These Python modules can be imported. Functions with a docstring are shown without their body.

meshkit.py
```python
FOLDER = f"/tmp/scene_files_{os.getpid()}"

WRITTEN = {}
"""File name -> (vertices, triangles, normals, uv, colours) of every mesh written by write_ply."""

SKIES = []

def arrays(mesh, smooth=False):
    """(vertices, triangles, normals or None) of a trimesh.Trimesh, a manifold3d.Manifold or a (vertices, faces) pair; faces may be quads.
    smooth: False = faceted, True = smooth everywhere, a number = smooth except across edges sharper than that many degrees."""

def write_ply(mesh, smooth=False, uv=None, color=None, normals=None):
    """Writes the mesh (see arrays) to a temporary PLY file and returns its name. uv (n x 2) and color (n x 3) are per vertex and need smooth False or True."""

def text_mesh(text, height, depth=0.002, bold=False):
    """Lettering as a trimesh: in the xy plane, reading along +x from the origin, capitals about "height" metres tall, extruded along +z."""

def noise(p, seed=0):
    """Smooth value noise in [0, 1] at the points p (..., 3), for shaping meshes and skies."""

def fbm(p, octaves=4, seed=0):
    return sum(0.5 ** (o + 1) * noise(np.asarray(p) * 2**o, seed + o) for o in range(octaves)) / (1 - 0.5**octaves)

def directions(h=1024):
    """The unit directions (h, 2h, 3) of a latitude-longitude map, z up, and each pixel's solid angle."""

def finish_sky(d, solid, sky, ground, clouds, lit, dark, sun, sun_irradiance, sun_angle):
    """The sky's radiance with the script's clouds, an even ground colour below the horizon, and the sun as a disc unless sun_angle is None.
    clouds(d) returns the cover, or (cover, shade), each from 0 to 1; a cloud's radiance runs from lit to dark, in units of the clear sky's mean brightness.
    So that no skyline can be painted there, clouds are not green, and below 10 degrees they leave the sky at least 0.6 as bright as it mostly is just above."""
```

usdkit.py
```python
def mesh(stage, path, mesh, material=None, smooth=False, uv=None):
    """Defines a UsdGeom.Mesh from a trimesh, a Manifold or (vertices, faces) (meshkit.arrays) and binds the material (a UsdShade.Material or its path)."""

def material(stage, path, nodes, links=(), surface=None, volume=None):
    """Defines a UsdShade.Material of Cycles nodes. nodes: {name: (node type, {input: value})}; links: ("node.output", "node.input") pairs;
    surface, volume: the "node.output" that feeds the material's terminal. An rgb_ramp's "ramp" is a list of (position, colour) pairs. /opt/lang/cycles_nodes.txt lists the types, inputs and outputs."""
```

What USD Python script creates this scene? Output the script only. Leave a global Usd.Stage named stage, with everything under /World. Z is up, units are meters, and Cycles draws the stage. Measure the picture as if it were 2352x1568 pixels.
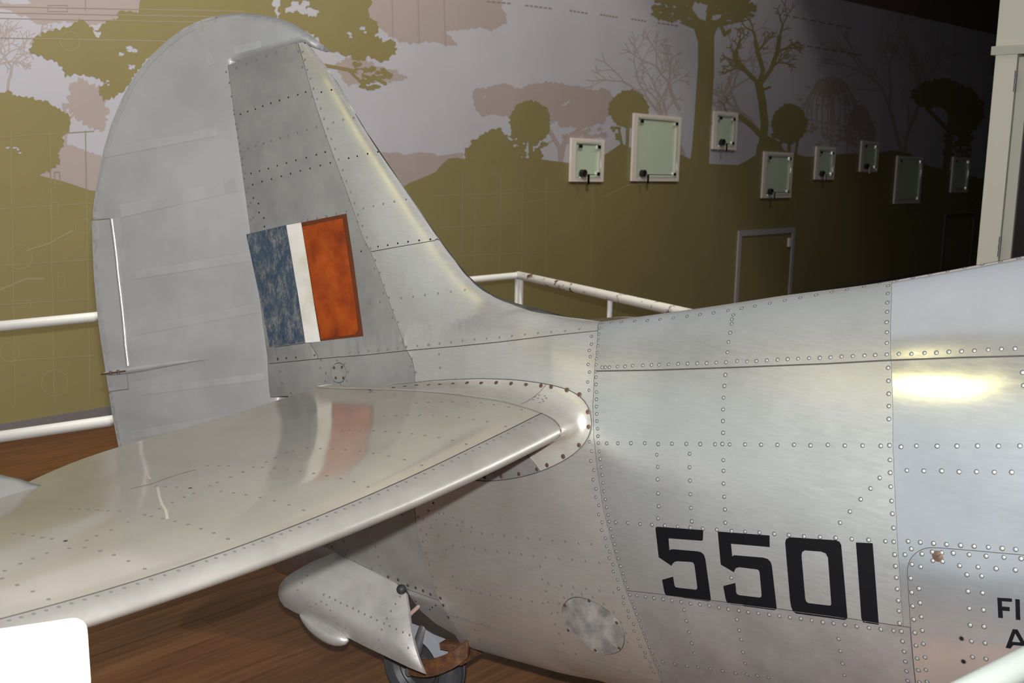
import math, random
import numpy as np, trimesh, usdkit, meshkit, shapely
from shapely.geometry import Polygon, LineString, Point, MultiPolygon
from shapely.ops import polygonize, unary_union
from scipy.spatial import Delaunay
from scipy.interpolate import PchipInterpolator
from pxr import Usd, UsdGeom, UsdLux, UsdShade, Sdf, Gf, Vt

stage = Usd.Stage.CreateInMemory()
UsdGeom.SetStageUpAxis(stage, "Z"); UsdGeom.SetStageMetersPerUnit(stage, 1.0)
UsdGeom.Xform.Define(stage, "/World"); UsdGeom.Scope.Define(stage, "/World/Looks")
random.seed(5); RNG = np.random.default_rng(5)

# ------------------------------------------------------------------ camera
IMW, IMH, FPX = 2352, 1568, 2402.0
PITCH, ROLL = math.radians(9.4), math.radians(1.15)
CAM = np.array([0, 0, 1.82])
_r0 = np.array([1.0, 0, 0]); _u0 = np.array([0, math.sin(PITCH), math.cos(PITCH)]); FWD = np.array([0, math.cos(PITCH), -math.sin(PITCH)])
RIGHT = _r0 * math.cos(ROLL) + _u0 * math.sin(ROLL); UP = _u0 * math.cos(ROLL) - _r0 * math.sin(ROLL)
cam = UsdGeom.Camera.Define(stage, "/World/camera")
M = Gf.Matrix4d(*RIGHT, 0, *UP, 0, *(-FWD), 0, *CAM, 1)
cam.AddTransformOp().Set(M)
cam.CreateHorizontalApertureAttr(23.5); cam.CreateVerticalApertureAttr(23.5 * IMH / IMW); cam.CreateFocalLengthAttr(23.5 * FPX / IMW)
cam.CreateFStopAttr(4.5); cam.CreateFocusDistanceAttr(2.95); cam.CreateClippingRangeAttr((0.05, 200.0))
cam.CreateExposureAttr(0.42)

# ------------------------------------------------------------------ hall axes (mural wall) and lights
WALL_DIR = np.array([0.66, 0.75, 0.0]); WALL_DIR /= np.linalg.norm(WALL_DIR)
WALL_N = np.array([WALL_DIR[1], -WALL_DIR[0], 0.0])            # into the room
CEIL = 5.6

def ray(p):
    p = np.asarray(p, float)
    d = FWD + ((p[..., 0] - IMW / 2) / FPX)[..., None] * RIGHT - ((p[..., 1] - IMH / 2) / FPX)[..., None] * UP
    return d / np.linalg.norm(d, axis=-1, keepdims=True)

def on_plane(p, o, n):
    d = ray(p); t = ((o - CAM) @ n) / (d @ n)
    return CAM + t[..., None] * d

WALL_O = on_plane(np.array([0.0, 973.0]), np.array([0, 0, 0.12]), np.array([0, 0, 1.0])); WALL_O[2] = 0

def wall_at(k, m, z):
    return WALL_O + k * WALL_DIR + m * WALL_N + np.array([0, 0, z])

def light(kind, name, pos, aim=None, color=(1, 1, 1), intensity=1.0, **kw):
    L = getattr(UsdLux, kind).Define(stage, "/World/" + name)
    pos = np.asarray(pos, float)
    if aim is not None:
        b = pos - np.asarray(aim, float); b /= np.linalg.norm(b)
        up = np.array([0, 0, 1.0]) if abs(b[2]) < .95 else WALL_DIR
        x = np.cross(up, b); x /= np.linalg.norm(x); y = np.cross(b, x)
        L.AddTransformOp().Set(Gf.Matrix4d(*x, 0, *y, 0, *b, 0, *pos, 1))
    else:
        L.AddTranslateOp().Set(Gf.Vec3d(*pos))
    L.CreateColorAttr(Gf.Vec3f(*color)); L.CreateIntensityAttr(float(intensity))
    for k, v in kw.items():
        if k == "cone":
            sh = UsdLux.ShapingAPI.Apply(L.GetPrim()); sh.CreateShapingConeAngleAttr(v[0]); sh.CreateShapingConeSoftnessAttr(v[1])
        else:
            getattr(L, "Create%sAttr" % k)(v)
    return L

# camera flash on the hot shoe, just above the lens
light("RectLight", "flash_lamp", CAM + UP * 0.13 + FWD * 0.02, aim=CAM + UP * 0.13 + FWD * 3, color=(1.0, 0.985, 0.97), intensity=16200, Width=0.06, Height=0.04)
# daylight from the open hangar door at the left end of the hall
light("RectLight", "door_daylight", wall_at(-6.45, 4.6, 2.5), aim=wall_at(0, 4.6, 2.5), color=(0.76, 0.90, 1.0), intensity=0.28, Width=8.6, Height=4.4)
# ceiling lamps of the hall
for i, (k, m) in enumerate(((-5, 8), (-1, 6.5), (4, 9), (-1, 11))):
    p = wall_at(k, m, CEIL - .05)
    light("RectLight", "ceiling_lamp_%d" % i, p, aim=p - [0, 0, 1], color=(1.0, 0.92, 0.80), intensity=1.2, Width=1.3, Height=0.5)
# pale roof light above the photographer
light("RectLight", "roof_light", (-.6, 2.9, CEIL - .06), aim=(-.6, 2.9, 0), color=(0.84, 0.92, 1.0), intensity=0.22, Width=8.5, Height=6.5)
light("RectLight", "roof_light_rear", (2.6, 8.4, CEIL - .06), aim=(2.6, 8.4, 0), color=(1.0, 0.86, 0.72), intensity=0.30, Width=6.0, Height=4.5)
# track of yellow spot lamps that wash the mural
for i, (pos, tk, tz, inten, ang) in enumerate((((-5.0, 1.3, 5.3), -4.4, 1.4, 360, 48), ((-2.6, 3.1, 5.3), -.4, 1.4, 290, 48), ((.86, 4.89, 5.3), 3.0, 1.5, 900, 42), ((4.2, 10.6, 5.3), 7.5, 1.8, 110, 56))):
    light("SphereLight", "mural_spot_%d" % i, pos, aim=wall_at(tk, 0, tz), color=(1.0, 0.91, 0.75), intensity=inten, Radius=0.12, cone=(ang, 0.25))
# bare yellow flood lamps whose glints show on the polished skin
for i, (pos, inten) in enumerate((((-3.75, .11, 4.2), 60), ((-2.6, 1.05, 4.2), 5))):
    light("SphereLight", "flood_lamp_%d" % i, pos, color=(1.0, 0.86, 0.36), intensity=inten, Radius=0.09)
dome = UsdLux.DomeLight.Define(stage, "/World/hall_ambient"); dome.CreateIntensityAttr(0.03); dome.CreateColorAttr(Gf.Vec3f(1, .95, .88))

# ------------------------------------------------------------------ materials
def mat(name, nodes, links, surface="p.BSDF"):
    return usdkit.material(stage, "/World/Looks/" + name, nodes, links, surface=surface)

def plain(name, color, rough=.5, metal=0.0, **kw):
    return mat(name, {"p": ("principled_bsdf", dict(base_color=color, roughness=rough, metallic=metal, **kw))}, [])

def aluminium(name, light_c, dark_c, rough=(.2, .34), metal=.75, blotch=3.0, scratch=True, contrast=(.35, .65), bump=.0022, rot=(0, 0, .6), specks=0.0):
    n = {"tc": ("texture_coordinate", {}), "bl": ("noise_texture", {"scale": blotch, "detail": 6.0, "roughness": .62}),
         "rb": ("rgb_ramp", {"ramp": [(contrast[0], dark_c), (contrast[1], light_c)]}),
         "mp": ("mapping", {"rotation": rot, "scale": (5.0, 5.0, 26.0)}),
         "sc": ("noise_texture", {"scale": 4.0, "detail": 4.0, "roughness": .7}),
         "mr": ("map_range", {"from_min": .3, "from_max": .7, "to_min": rough[0], "to_max": rough[1]}),
         "fine": ("noise_texture", {"scale": 38.0, "detail": 4.0}),
         "ad": ("math", {"math_type": "multiply_add", "value2": .5}),
         "bp": ("bump", {"strength": bump, "distance": .004}),
         "p": ("principled_bsdf", {"metallic": metal})}
    l = [("tc.object", "bl.vector"), ("bl.fac", "rb.fac"), ("rb.color", "p.base_color"), ("tc.object", "mp.vector"), ("mp.vector", "sc.vector"),
         ("tc.object", "fine.vector"), ("fine.fac", "ad.value1"), ("sc.fac", "ad.value3"), ("sc.fac", "mr.value"), ("mr.result", "p.roughness"), ("ad.value", "bp.height"), ("bp.normal", "p.normal")]
    return mat(name, n, l)

AL_POLISH = aluminium("aluminium_polished", (.74, .775, .81), (.64, .675, .71), (.13, .18), .86)
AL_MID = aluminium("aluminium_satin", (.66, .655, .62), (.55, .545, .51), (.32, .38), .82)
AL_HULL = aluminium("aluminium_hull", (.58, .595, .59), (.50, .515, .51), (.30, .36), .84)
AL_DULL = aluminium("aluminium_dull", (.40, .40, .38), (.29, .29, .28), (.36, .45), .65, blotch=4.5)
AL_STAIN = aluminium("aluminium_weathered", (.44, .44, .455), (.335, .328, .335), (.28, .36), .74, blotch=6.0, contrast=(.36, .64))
AL_STAB = aluminium("aluminium_tailplane", (.44, .41, .345), (.37, .345, .29), (.09, .13), .42, blotch=2.2, bump=.001)
AL_EDGE = aluminium("aluminium_leading_edge", (.36, .345, .32), (.30, .287, .262), (.38, .46), .5, blotch=7)
AL_PLATE = aluminium("aluminium_corroded", (.36, .35, .33), (.17, .165, .16), (.45, .6), .5, blotch=16.0, contrast=(.36, .62))
DOPE = aluminium("silver_dope", (.36, .362, .366), (.30, .302, .306), (.42, .52), .3, blotch=3.0, bump=.006)
DOPE_TAPE = aluminium("silver_dope_tape", (.38, .382, .386), (.315, .317, .32), (.42, .5), .32, blotch=6.0, bump=.006)
BRIGHT = aluminium("bright_strip", (.60, .61, .62), (.45, .46, .47), (.4, .5), .6, blotch=30)
LINER = plain("seam_shadow_liner", (.035, .03, .025), .7)
DARK = plain("black_rubber", (.018, .018, .02), .6)
BLACKPAINT = plain("black_letter_paint", (.003, .003, .004), .7, specular_ior_level=.08)
WHITE_PAINT = mat("white_fin_paint", {"tc": ("texture_coordinate", {}), "n": ("noise_texture", {"scale": 9.0, "detail": 5.0}), "r": ("rgb_ramp", {"ramp": [(.35, (.50, .47, .39)), (.55, (.60, .59, .555))]}), "p": ("principled_bsdf", {"roughness": .45})},
                  [("tc.object", "n.vector"), ("n.fac", "r.fac"), ("r.color", "p.base_color")])
RED_PAINT = mat("red_fin_paint", {"tc": ("texture_coordinate", {}), "n": ("noise_texture", {"scale": 11.0, "detail": 6.0, "roughness": .6}), "r": ("rgb_ramp", {"ramp": [(.3, (.10, .018, .005)), (.48, (.215, .036, .005)), (.7, (.31, .062, .008))]}), "p": ("principled_bsdf", {"roughness": .5, "specular_ior_level": .2})},
                [("tc.object", "n.vector"), ("n.fac", "r.fac"), ("r.color", "p.base_color")])
RED_EDGE = plain("red_paint_dark_border", (.095, .026, .010), .5, specular_ior_level=.2)
BLUE_PAINT = mat("blue_worn_paint", {"tc": ("texture_coordinate", {}), "mp": ("mapping", {"scale": (1.6, 1.6, .8)}), "n": ("noise_texture", {"scale": 22.0, "detail": 14.0, "roughness": .88}), "r": ("rgb_ramp", {"ramp": [(.42, (.018, .045, .085)), (.5, (.055, .075, .10)), (.58, (.19, .19, .18))]}), "p": ("principled_bsdf", {"roughness": .45, "metallic": .15})},
                 [("tc.object", "mp.vector"), ("mp.vector", "n.vector"), ("n.fac", "r.fac"), ("r.color", "p.base_color")])
SCREW = plain("brown_screw", (.13, .085, .06), .45, .6)
SLOT = plain("screw_slot", (.03, .02, .015), .6)
RUST = mat("rusty_steel", {"tc": ("texture_coordinate", {}), "n": ("noise_texture", {"scale": 25.0, "detail": 7.0, "roughness": .7}), "r": ("rgb_ramp", {"ramp": [(.35, (.03, .022, .02)), (.55, (.10, .04, .016)), (.7, (.20, .085, .03))]}), "p": ("principled_bsdf", {"roughness": .6})},
           [("tc.object", "n.vector"), ("n.fac", "r.fac"), ("r.color", "p.base_color")])
STEEL = plain("grey_steel", (.16, .16, .17), .45, .6)
RUBBER = mat("tyre_rubber", {"tc": ("texture_coordinate", {}), "n": ("noise_texture", {"scale": 14.0, "detail": 5.0}), "r": ("rgb_ramp", {"ramp": [(.3, (.02, .02, .024)), (.7, (.06, .062, .07))]}), "p": ("principled_bsdf", {"roughness": .55})},
             [("tc.object", "n.vector"), ("n.fac", "r.fac"), ("r.color", "p.base_color")])

def rivet_material(name, metal_c, grime_c, rough=.3):
    return mat(name, {"a": ("attribute", {"attribute": "grime"}), "m": ("mix", {"color1": metal_c, "color2": grime_c}),
                      "mt": ("math", {"math_type": "multiply_add", "value2": -.7, "value3": .7}), "p": ("principled_bsdf", {"roughness": rough})},
               [("a.fac", "m.fac"), ("m.color", "p.base_color"), ("a.fac", "mt.value1"), ("mt.value", "p.metallic")])
RIVET = rivet_material("rivet_metal", (.42, .425, .43), (.03, .029, .028), .48)
FLUSH = rivet_material("flush_rivet_metal", (.34, .34, .325), (.055, .052, .047))
HOLE = rivet_material("open_rivet_hole", (.012, .011, .01), (.10, .09, .075), .6)

def wallpaint(name, c, rough=.55):
    c = np.array(c)
    return mat(name, {"tc": ("texture_coordinate", {}), "n": ("noise_texture", {"scale": 1.3, "detail": 4.0}), "r": ("rgb_ramp", {"ramp": [(.3, tuple(c * .95)), (.7, tuple(c * 1.05))]}), "p": ("principled_bsdf", {"roughness": rough, "specular_ior_level": .35})},
               [("tc.object", "n.vector"), ("n.fac", "r.fac"), ("r.color", "p.base_color")])
MURAL_SKY = wallpaint("mural_sky_grey", (.445, .45, .535))
MURAL_MAUVE = wallpaint("mural_mauve", (.37, .32, .325))
MURAL_OLIVE = wallpaint("mural_olive", (.235, .205, .095))
MURAL_LINE = wallpaint("mural_pale_line", (.285, .25, .145))
MURAL_LINE2 = wallpaint("mural_pale_line_mauve", (.325, .275, .24))
MURAL_TEXT = wallpaint("mural_grey_dash", (.26, .235, .215))
MURAL_BROWN = wallpaint("bulkhead_brown", (.16, .12, .10))
BASEBOARD = plain("baseboard_grey", (.16, .155, .165), .5)
FRAME_WHITE = plain("case_frame_white", (.78, .72, .71), .45)
CASE_BACK = plain("case_back_panel", (.82, .88, .80), .6)
LILAC = plain("hatch_frame_lilac", (.36, .35, .40), .5)
CREAM = plain("partition_cream", (.62, .60, .50), .55)
CREAM2 = plain("door_grey_cream", (.47, .465, .39), .5)
DOORGLASS = plain("door_dark_panel", (.012, .011, .012), .25)
CHROME = plain("chrome_clip", (.7, .7, .7), .12, 1.0)
BLACKP = plain("lock_black_plastic", (.015, .014, .014), .4)
GLASS = mat("case_glass", {"t": ("transparent_bsdf", {"color": (.97, 1.0, .98)}), "g": ("glossy_bsdf", {"roughness": .02, "color": (1, 1, 1)}), "x": ("mix_closure", {"fac": .09})},
            [("t.BSDF", "x.closure1"), ("g.BSDF", "x.closure2")], surface="x.closure")
RAILPAINT = mat("rail_white_chipped", {"tc": ("texture_coordinate", {}), "n": ("noise_texture", {"scale": 12.0, "detail": 6.0, "roughness": .7}), "r": ("rgb_ramp", {"ramp": [(.57, (.62, .615, .59)), (.60, (.09, .03, .025))]}), "p": ("principled_bsdf", {"roughness": .4})},
               [("tc.object", "n.vector"), ("n.fac", "r.fac"), ("r.color", "p.base_color")])
RAILPAINT_SMOOTH = plain("rail_white_paint", (.74, .75, .75), .4)
RAIL_GREEN = plain("rail_pale_green", (.36, .40, .365), .4)
BOARD_WHITE = plain("board_white", (.85, .85, .85), .4)
HALLWALL = plain("hall_plaster", (.42, .39, .34), .8)
CEILMAT = plain("hall_ceiling", (.36, .33, .29), .85)

def woodmat(name, a, b):
    h = -math.atan2(WALL_DIR[1], WALL_DIR[0])
    return mat(name, {"g": ("geometry", {}), "m0": ("mapping", {"rotation": (0, 0, h)}), "m1": ("mapping", {"scale": (1.2, 22.0, 1.0)}), "n": ("noise_texture", {"scale": 1.6, "detail": 7.0, "roughness": .6, "distortion": .6}),
                      "r": ("rgb_ramp", {"ramp": [(.3, b), (.7, a)]}), "p": ("principled_bsdf", {"roughness": .4, "specular_ior_level": .2})},
               [("g.position", "m0.vector"), ("m0.vector", "m1.vector"), ("m1.vector", "n.vector"), ("n.fac", "r.fac"), ("r.color", "p.base_color")])
WOOD = [woodmat("floor_wood_%d" % i, a, b) for i, (a, b) in enumerate((((.17, .078, .030), (.085, .034, .012)), ((.15, .066, .025), (.075, .029, .010)), ((.19, .088, .036), (.10, .042, .015)), ((.16, .073, .029), (.07, .028, .010))))]

# ------------------------------------------------------------------ scene helpers
_used = {}
def numbered(parent, name):
    k = (parent, name); i = _used.get(k, -1) + 1; _used[k] = i
    return "%s/%s" % (parent, name if i == 0 else "%s_%03d" % (name, i))

ORIGIN = {}
def thing(name, label, cat, loc=(0, 0, 0), group=None, kind=None):
    p = numbered("/World", name); x = UsdGeom.Xform.Define(stage, p); x.AddTranslateOp().Set(Gf.Vec3d(*map(float, loc))); ORIGIN[p] = np.array(loc, float)
    tag(x.GetPrim(), label, cat, group, kind); return p

def tag(prim, label=None, cat=None, group=None, kind=None):
    for k, v in (("label", label), ("category", cat), ("group", group), ("kind", kind)):
        if v: prim.SetCustomDataByKey(k, v)

def part(parent, name, mesh, m, smooth=30, label=None, kind=None, grime=None):
    """One Mesh under a thing or a part; the mesh is in world coordinates."""
    p = numbered(parent, name)
    base = ORIGIN["/".join(parent.split("/")[:3])]
    v, f = (np.array(mesh.vertices), np.array(mesh.faces)) if hasattr(mesh, "vertices") else mesh
    mm = usdkit.mesh(stage, p, (np.asarray(v) - base, f), m, smooth=smooth)
    if grime is not None:
        UsdGeom.PrimvarsAPI(mm).CreatePrimvar("grime", Sdf.ValueTypeNames.FloatArray, "vertex").Set(Vt.FloatArray.FromNumpy(np.asarray(grime, np.float32)))
    tag(mm.GetPrim(), label, None, None, kind)
    return p

def cat(ms):
    return trimesh.util.concatenate([m for m in ms])

def box3(c, ax, ay, az, sx, sy, sz):
    """box with centre c, axes and full sizes"""
    b = trimesh.creation.box([sx, sy, sz]); T = np.eye(4); T[:3, 0], T[:3, 1], T[:3, 2], T[:3, 3] = ax, ay, az, c
    b.apply_transform(T)
    if np.linalg.det(T[:3, :3]) < 0: b.invert()
    return b

def tube(pts, r, n=14, caps=True):
    pts = np.asarray(pts, float); rr = np.broadcast_to(np.asarray(r, float), (len(pts),))
    t = np.gradient(pts, axis=0); t /= np.linalg.norm(t, axis=1, keepdims=True)
    a = np.cross(t[0], [0, 0, 1.0]); a = a if np.linalg.norm(a) > .1 else np.cross(t[0], [1.0, 0, 0])
    V, ang = [], np.linspace(0, 2 * np.pi, n, endpoint=False)
    for i in range(len(pts)):
        a = a - (a @ t[i]) * t[i]; a /= np.linalg.norm(a); b = np.cross(t[i], a)
        V.append(pts[i] + rr[i] * (np.cos(ang)[:, None] * a + np.sin(ang)[:, None] * b))
    V = np.vstack(V); F = []
    for i in range(len(pts) - 1):
        for j in range(n):
            k = (j + 1) % n
            F += [[i * n + j, i * n + k, (i + 1) * n + k], [i * n + j, (i + 1) * n + k, (i + 1) * n + j]]
    if caps:
        c0, c1 = len(V), len(V) + 1; V = np.vstack([V, pts[:1], pts[-1:]]); e = (len(pts) - 1) * n
        for j in range(n):
            k = (j + 1) % n; F += [[c0, k, j], [c1, e + j, e + k]]
    return trimesh.Trimesh(V, F, process=False)

def densify(xy, step):
    xy = np.asarray(xy, float); out = []
    for a, b in zip(xy[:-1], xy[1:]):
        k = max(1, int(math.ceil(np.linalg.norm(b - a) / step))); out += [a + (b - a) * i / k for i in range(k)]
    return np.array(out + [xy[-1]])

def triangulate(poly, step, bstep=None):
    """triangles of a shapely polygon with interior points: (uv, faces, loops of boundary vertex indices)"""
    bstep = bstep or step; loops, P = [], []
    for r in [poly.exterior] + list(poly.interiors):
        d = densify(np.array(r.coords), bstep)[:-1]; loops.append(np.arange(len(P), len(P) + len(d))); P += list(d)
    x0, y0, x1, y1 = poly.bounds
    gx, gy = np.meshgrid(np.arange(x0 + step * .5, x1, step), np.arange(y0 + step * .5, y1, step)); gx = gx + (np.arange(gx.shape[0]) % 2)[:, None] * step * .5
    inn = poly.buffer(-bstep * .45); g = np.stack([gx.ravel(), gy.ravel()], 1)
    if not inn.is_empty and len(g): P += list(g[shapely.contains_xy(inn, g[:, 0], g[:, 1])])
    P = np.array(P); T = Delaunay(P).simplices; c = P[T].mean(1)
    T = T[shapely.contains_xy(poly, c[:, 0], c[:, 1])]
    a = P[T]; cr = (a[:, 1, 0] - a[:, 0, 0]) * (a[:, 2, 1] - a[:, 0, 1]) - (a[:, 1, 1] - a[:, 0, 1]) * (a[:, 2, 0] - a[:, 0, 0])
    T = T[np.abs(cr) > 1e-12]; cr = cr[np.abs(cr) > 1e-12]; T[cr < 0] = T[cr < 0][:, ::-1]
    return P, T, loops

def skin(P, T, loops, pos, nrm, off=0.0, skirt=0.003):
    """surface mesh from triangulated parameters with a turned-in edge"""
    V = pos + nrm * off; F = T.copy()
    fn = np.cross(V[F[:, 1]] - V[F[:, 0]], V[F[:, 2]] - V[F[:, 0]]); 
    if (fn * nrm[F[:, 0]]).sum() < 0: F = F[:, ::-1]
    if skirt:
        n0 = len(V); idx = np.concatenate(loops); V2 = pos[idx] + nrm[idx] * (off - skirt); mp = {int(i): n0 + j for j, i in enumerate(idx)}
        Vs = V[idx]; V = np.vstack([V, V2, Vs]); m2 = len(V) - len(idx); mt = {int(i): m2 + j for j, i in enumerate(idx)}; E = []
        for L in loops:
            for a, b in zip(L, np.roll(L, -1)):
                a, b = int(a), int(b); E += [[mt[a], mp[a], mp[b]], [mt[a], mp[b], mt[b]]]
        E = np.array(E)
        F = np.vstack([F, E, ])
    return trimesh.Trimesh(V, F, process=False)

# ------------------------------------------------------------------ aircraft axes: s forward of the tail joint, y to port, z up (nose-high sit)
TH, AL = 0.5904456881345851, 0.1877378020677512
AO = np.array([0.35218196, 2.87774988, 0.70687014 + CAM[2] - 1.75])
_c, _s, _ca, _sa = math.cos(TH), math.sin(TH), math.cos(AL), math.sin(AL)
FX = np.array([_c * _ca, -_s * _ca, _sa]); FY = np.array([_s, _c, 0]); FZ = np.array([-_c * _sa, _s * _sa, _ca])
def air(s, y, z):
    s, y, z = np.broadcast_arrays(np.asarray(s, float), np.asarray(y, float), np.asarray(z, float))
    return AO + s[..., None] * FX + y[..., None] * FY + z[..., None] * FZ
def to_air(X):
    d = np.asarray(X) - AO; return np.stack([d @ FX, d @ FY, d @ FZ], -1)
def dir_air(d):
    return np.stack([d @ FX, d @ FY, d @ FZ], -1)

LE = np.array([(-.985, 1.655), (-.89, 1.529), (-.776, 1.321), (-.662, 1.134), (-.600, 1.035), (-.538, .936), (-.49, .866), (-.441, .802), (-.37, .745), (-.293, .710), (-.131, .658), (-.018, .633), (0.0, .6285)])
S_END, S_FWD = -1.332, 1.75
_le = PchipInterpolator(LE[:, 0], LE[:, 1])
_sp = PchipInterpolator([-1.5, -1.3, -.8, -.5, -.35, -.25, -.13, 0], [.59, .60, .63, .66, .68, .69, .655, .6285])
_dt = PchipInterpolator([0, .25, .5, .8, 1.1, 1.4, 1.75], [.0034, .005, .0055, -.003, -.003, .001, .0])
_zb = PchipInterpolator([-1.7, -1.2, -.9, -.6, -.3, 0, .4, .8, 1.75], [-.12, -.24, -.30, -.357, -.40, -.444, -.456, -.468, -.495])
def spine(s):
    s = np.asarray(s, float); f = np.clip(s, 0, S_FWD)
    return np.where(s >= 0, .6250957 + .0134238 * f + .034216 * f * f + _dt(f), _sp(np.clip(s, -1.5, 0)))
def z_top(s):
    s = np.asarray(s, float)
    return np.where(s >= 0, spine(s), np.where(s < -.985, 1.655, _le(np.clip(s, -.985, 0))))
def z_bot(s):
    return _zb(np.clip(s, -1.7, S_FWD))
_seg = LE
def d_le(s, z):
    best = np.full(np.shape(s), 9.0)
    for a, b in zip(_seg[:-1], _seg[1:]):
        e = b - a; t = np.clip(((s - a[0]) * e[0] + (z - a[1]) * e[1]) / (e @ e), 0, 1)
        best = np.minimum(best, np.hypot(s - a[0] - t * e[0], z - a[1] - t * e[1]))
    return best
def half_width(s, z, dents=True):
    s, z = np.broadcast_arrays(np.asarray(s, float), np.asarray(z, float))
    a = np.maximum(.197 + .1014 * s, .03); zw = -.07095 - .03598 * s; zt, zb = spine(s), z_bot(s)
    up = np.clip((z - zw) / (zt - zw), 0, None); lo = np.clip((zw - z) / (zw - zb), 0, None)
    nu = 1.5892 + .55 * np.clip((.22 - s) / .34, 0, 1) ** 1.5 * (s > -3); hu = a * np.clip(1 - up ** nu, 0, 1) ** (1 / nu); hl = a * np.clip(1 - lo ** 2.1466, 0, 1) ** (1 / 2.1466)
    h = np.where(z >= zw, hu, hl); h = np.where(up > 1, -(z - zt) * .9, h)
    d = d_le(s, z); fade = np.clip(-s / .3, 0, 1); fade = fade * fade * (3 - 2 * fade)
    T = (.052 - .018 * np.clip(z - .65, 0, 1.1)) * fade; L = .20
    hf = T * np.sqrt(np.clip(1 - (1 - np.clip(d / L, 0, 1)) ** 2, 0, 1)); hf = np.where(s < 0, hf, -1)
    k = .09 * fade + 1e-4; mx = np.maximum(h, hf) + np.clip(k - np.abs(h - hf), 0, None) ** 2 / (4 * k)
    h = np.where(s < 0, np.maximum(mx, 0), np.maximum(h, 0))
    if dents:
        q = np.stack([s * 6.5, z * 6.5, s * 0 + 3.3], -1)
        h = h + .0022 * (meshkit.fbm(q, 2, 3) - .5) * np.clip(h / .05, 0, 1)
    return h
def tau_z(s, tau):
    zb, zt = z_bot(s), z_top(s); return zb + (zt - zb) * (1 - np.cos(np.pi * np.clip(tau, 0, 1))) / 2
def z_tau(s, z):
    zb, zt = z_bot(s), z_top(s); return np.arccos(np.clip(1 - 2 * (z - zb) / (zt - zb), -1, 1)) / np.pi
def surf_pos(s, tau, side=-1):
    z = tau_z(s, tau); return air(s, side * half_width(s, z), z)
def surf(s, tau, side=-1):
    s, tau = np.asarray(s, float), np.asarray(tau, float); t = np.clip(tau, .006, .994); e = .004
    du = surf_pos(s + .004, t, side) - surf_pos(s - .004, t, side); dv = surf_pos(s, t + e, side) - surf_pos(s, t - e, side)
    n = np.cross(du, dv); n /= np.linalg.norm(n, axis=-1, keepdims=True)
    out = n @ FY * side < 0; n = np.where(out[..., None], -n, n)
    return surf_pos(s, tau, side), n

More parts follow.
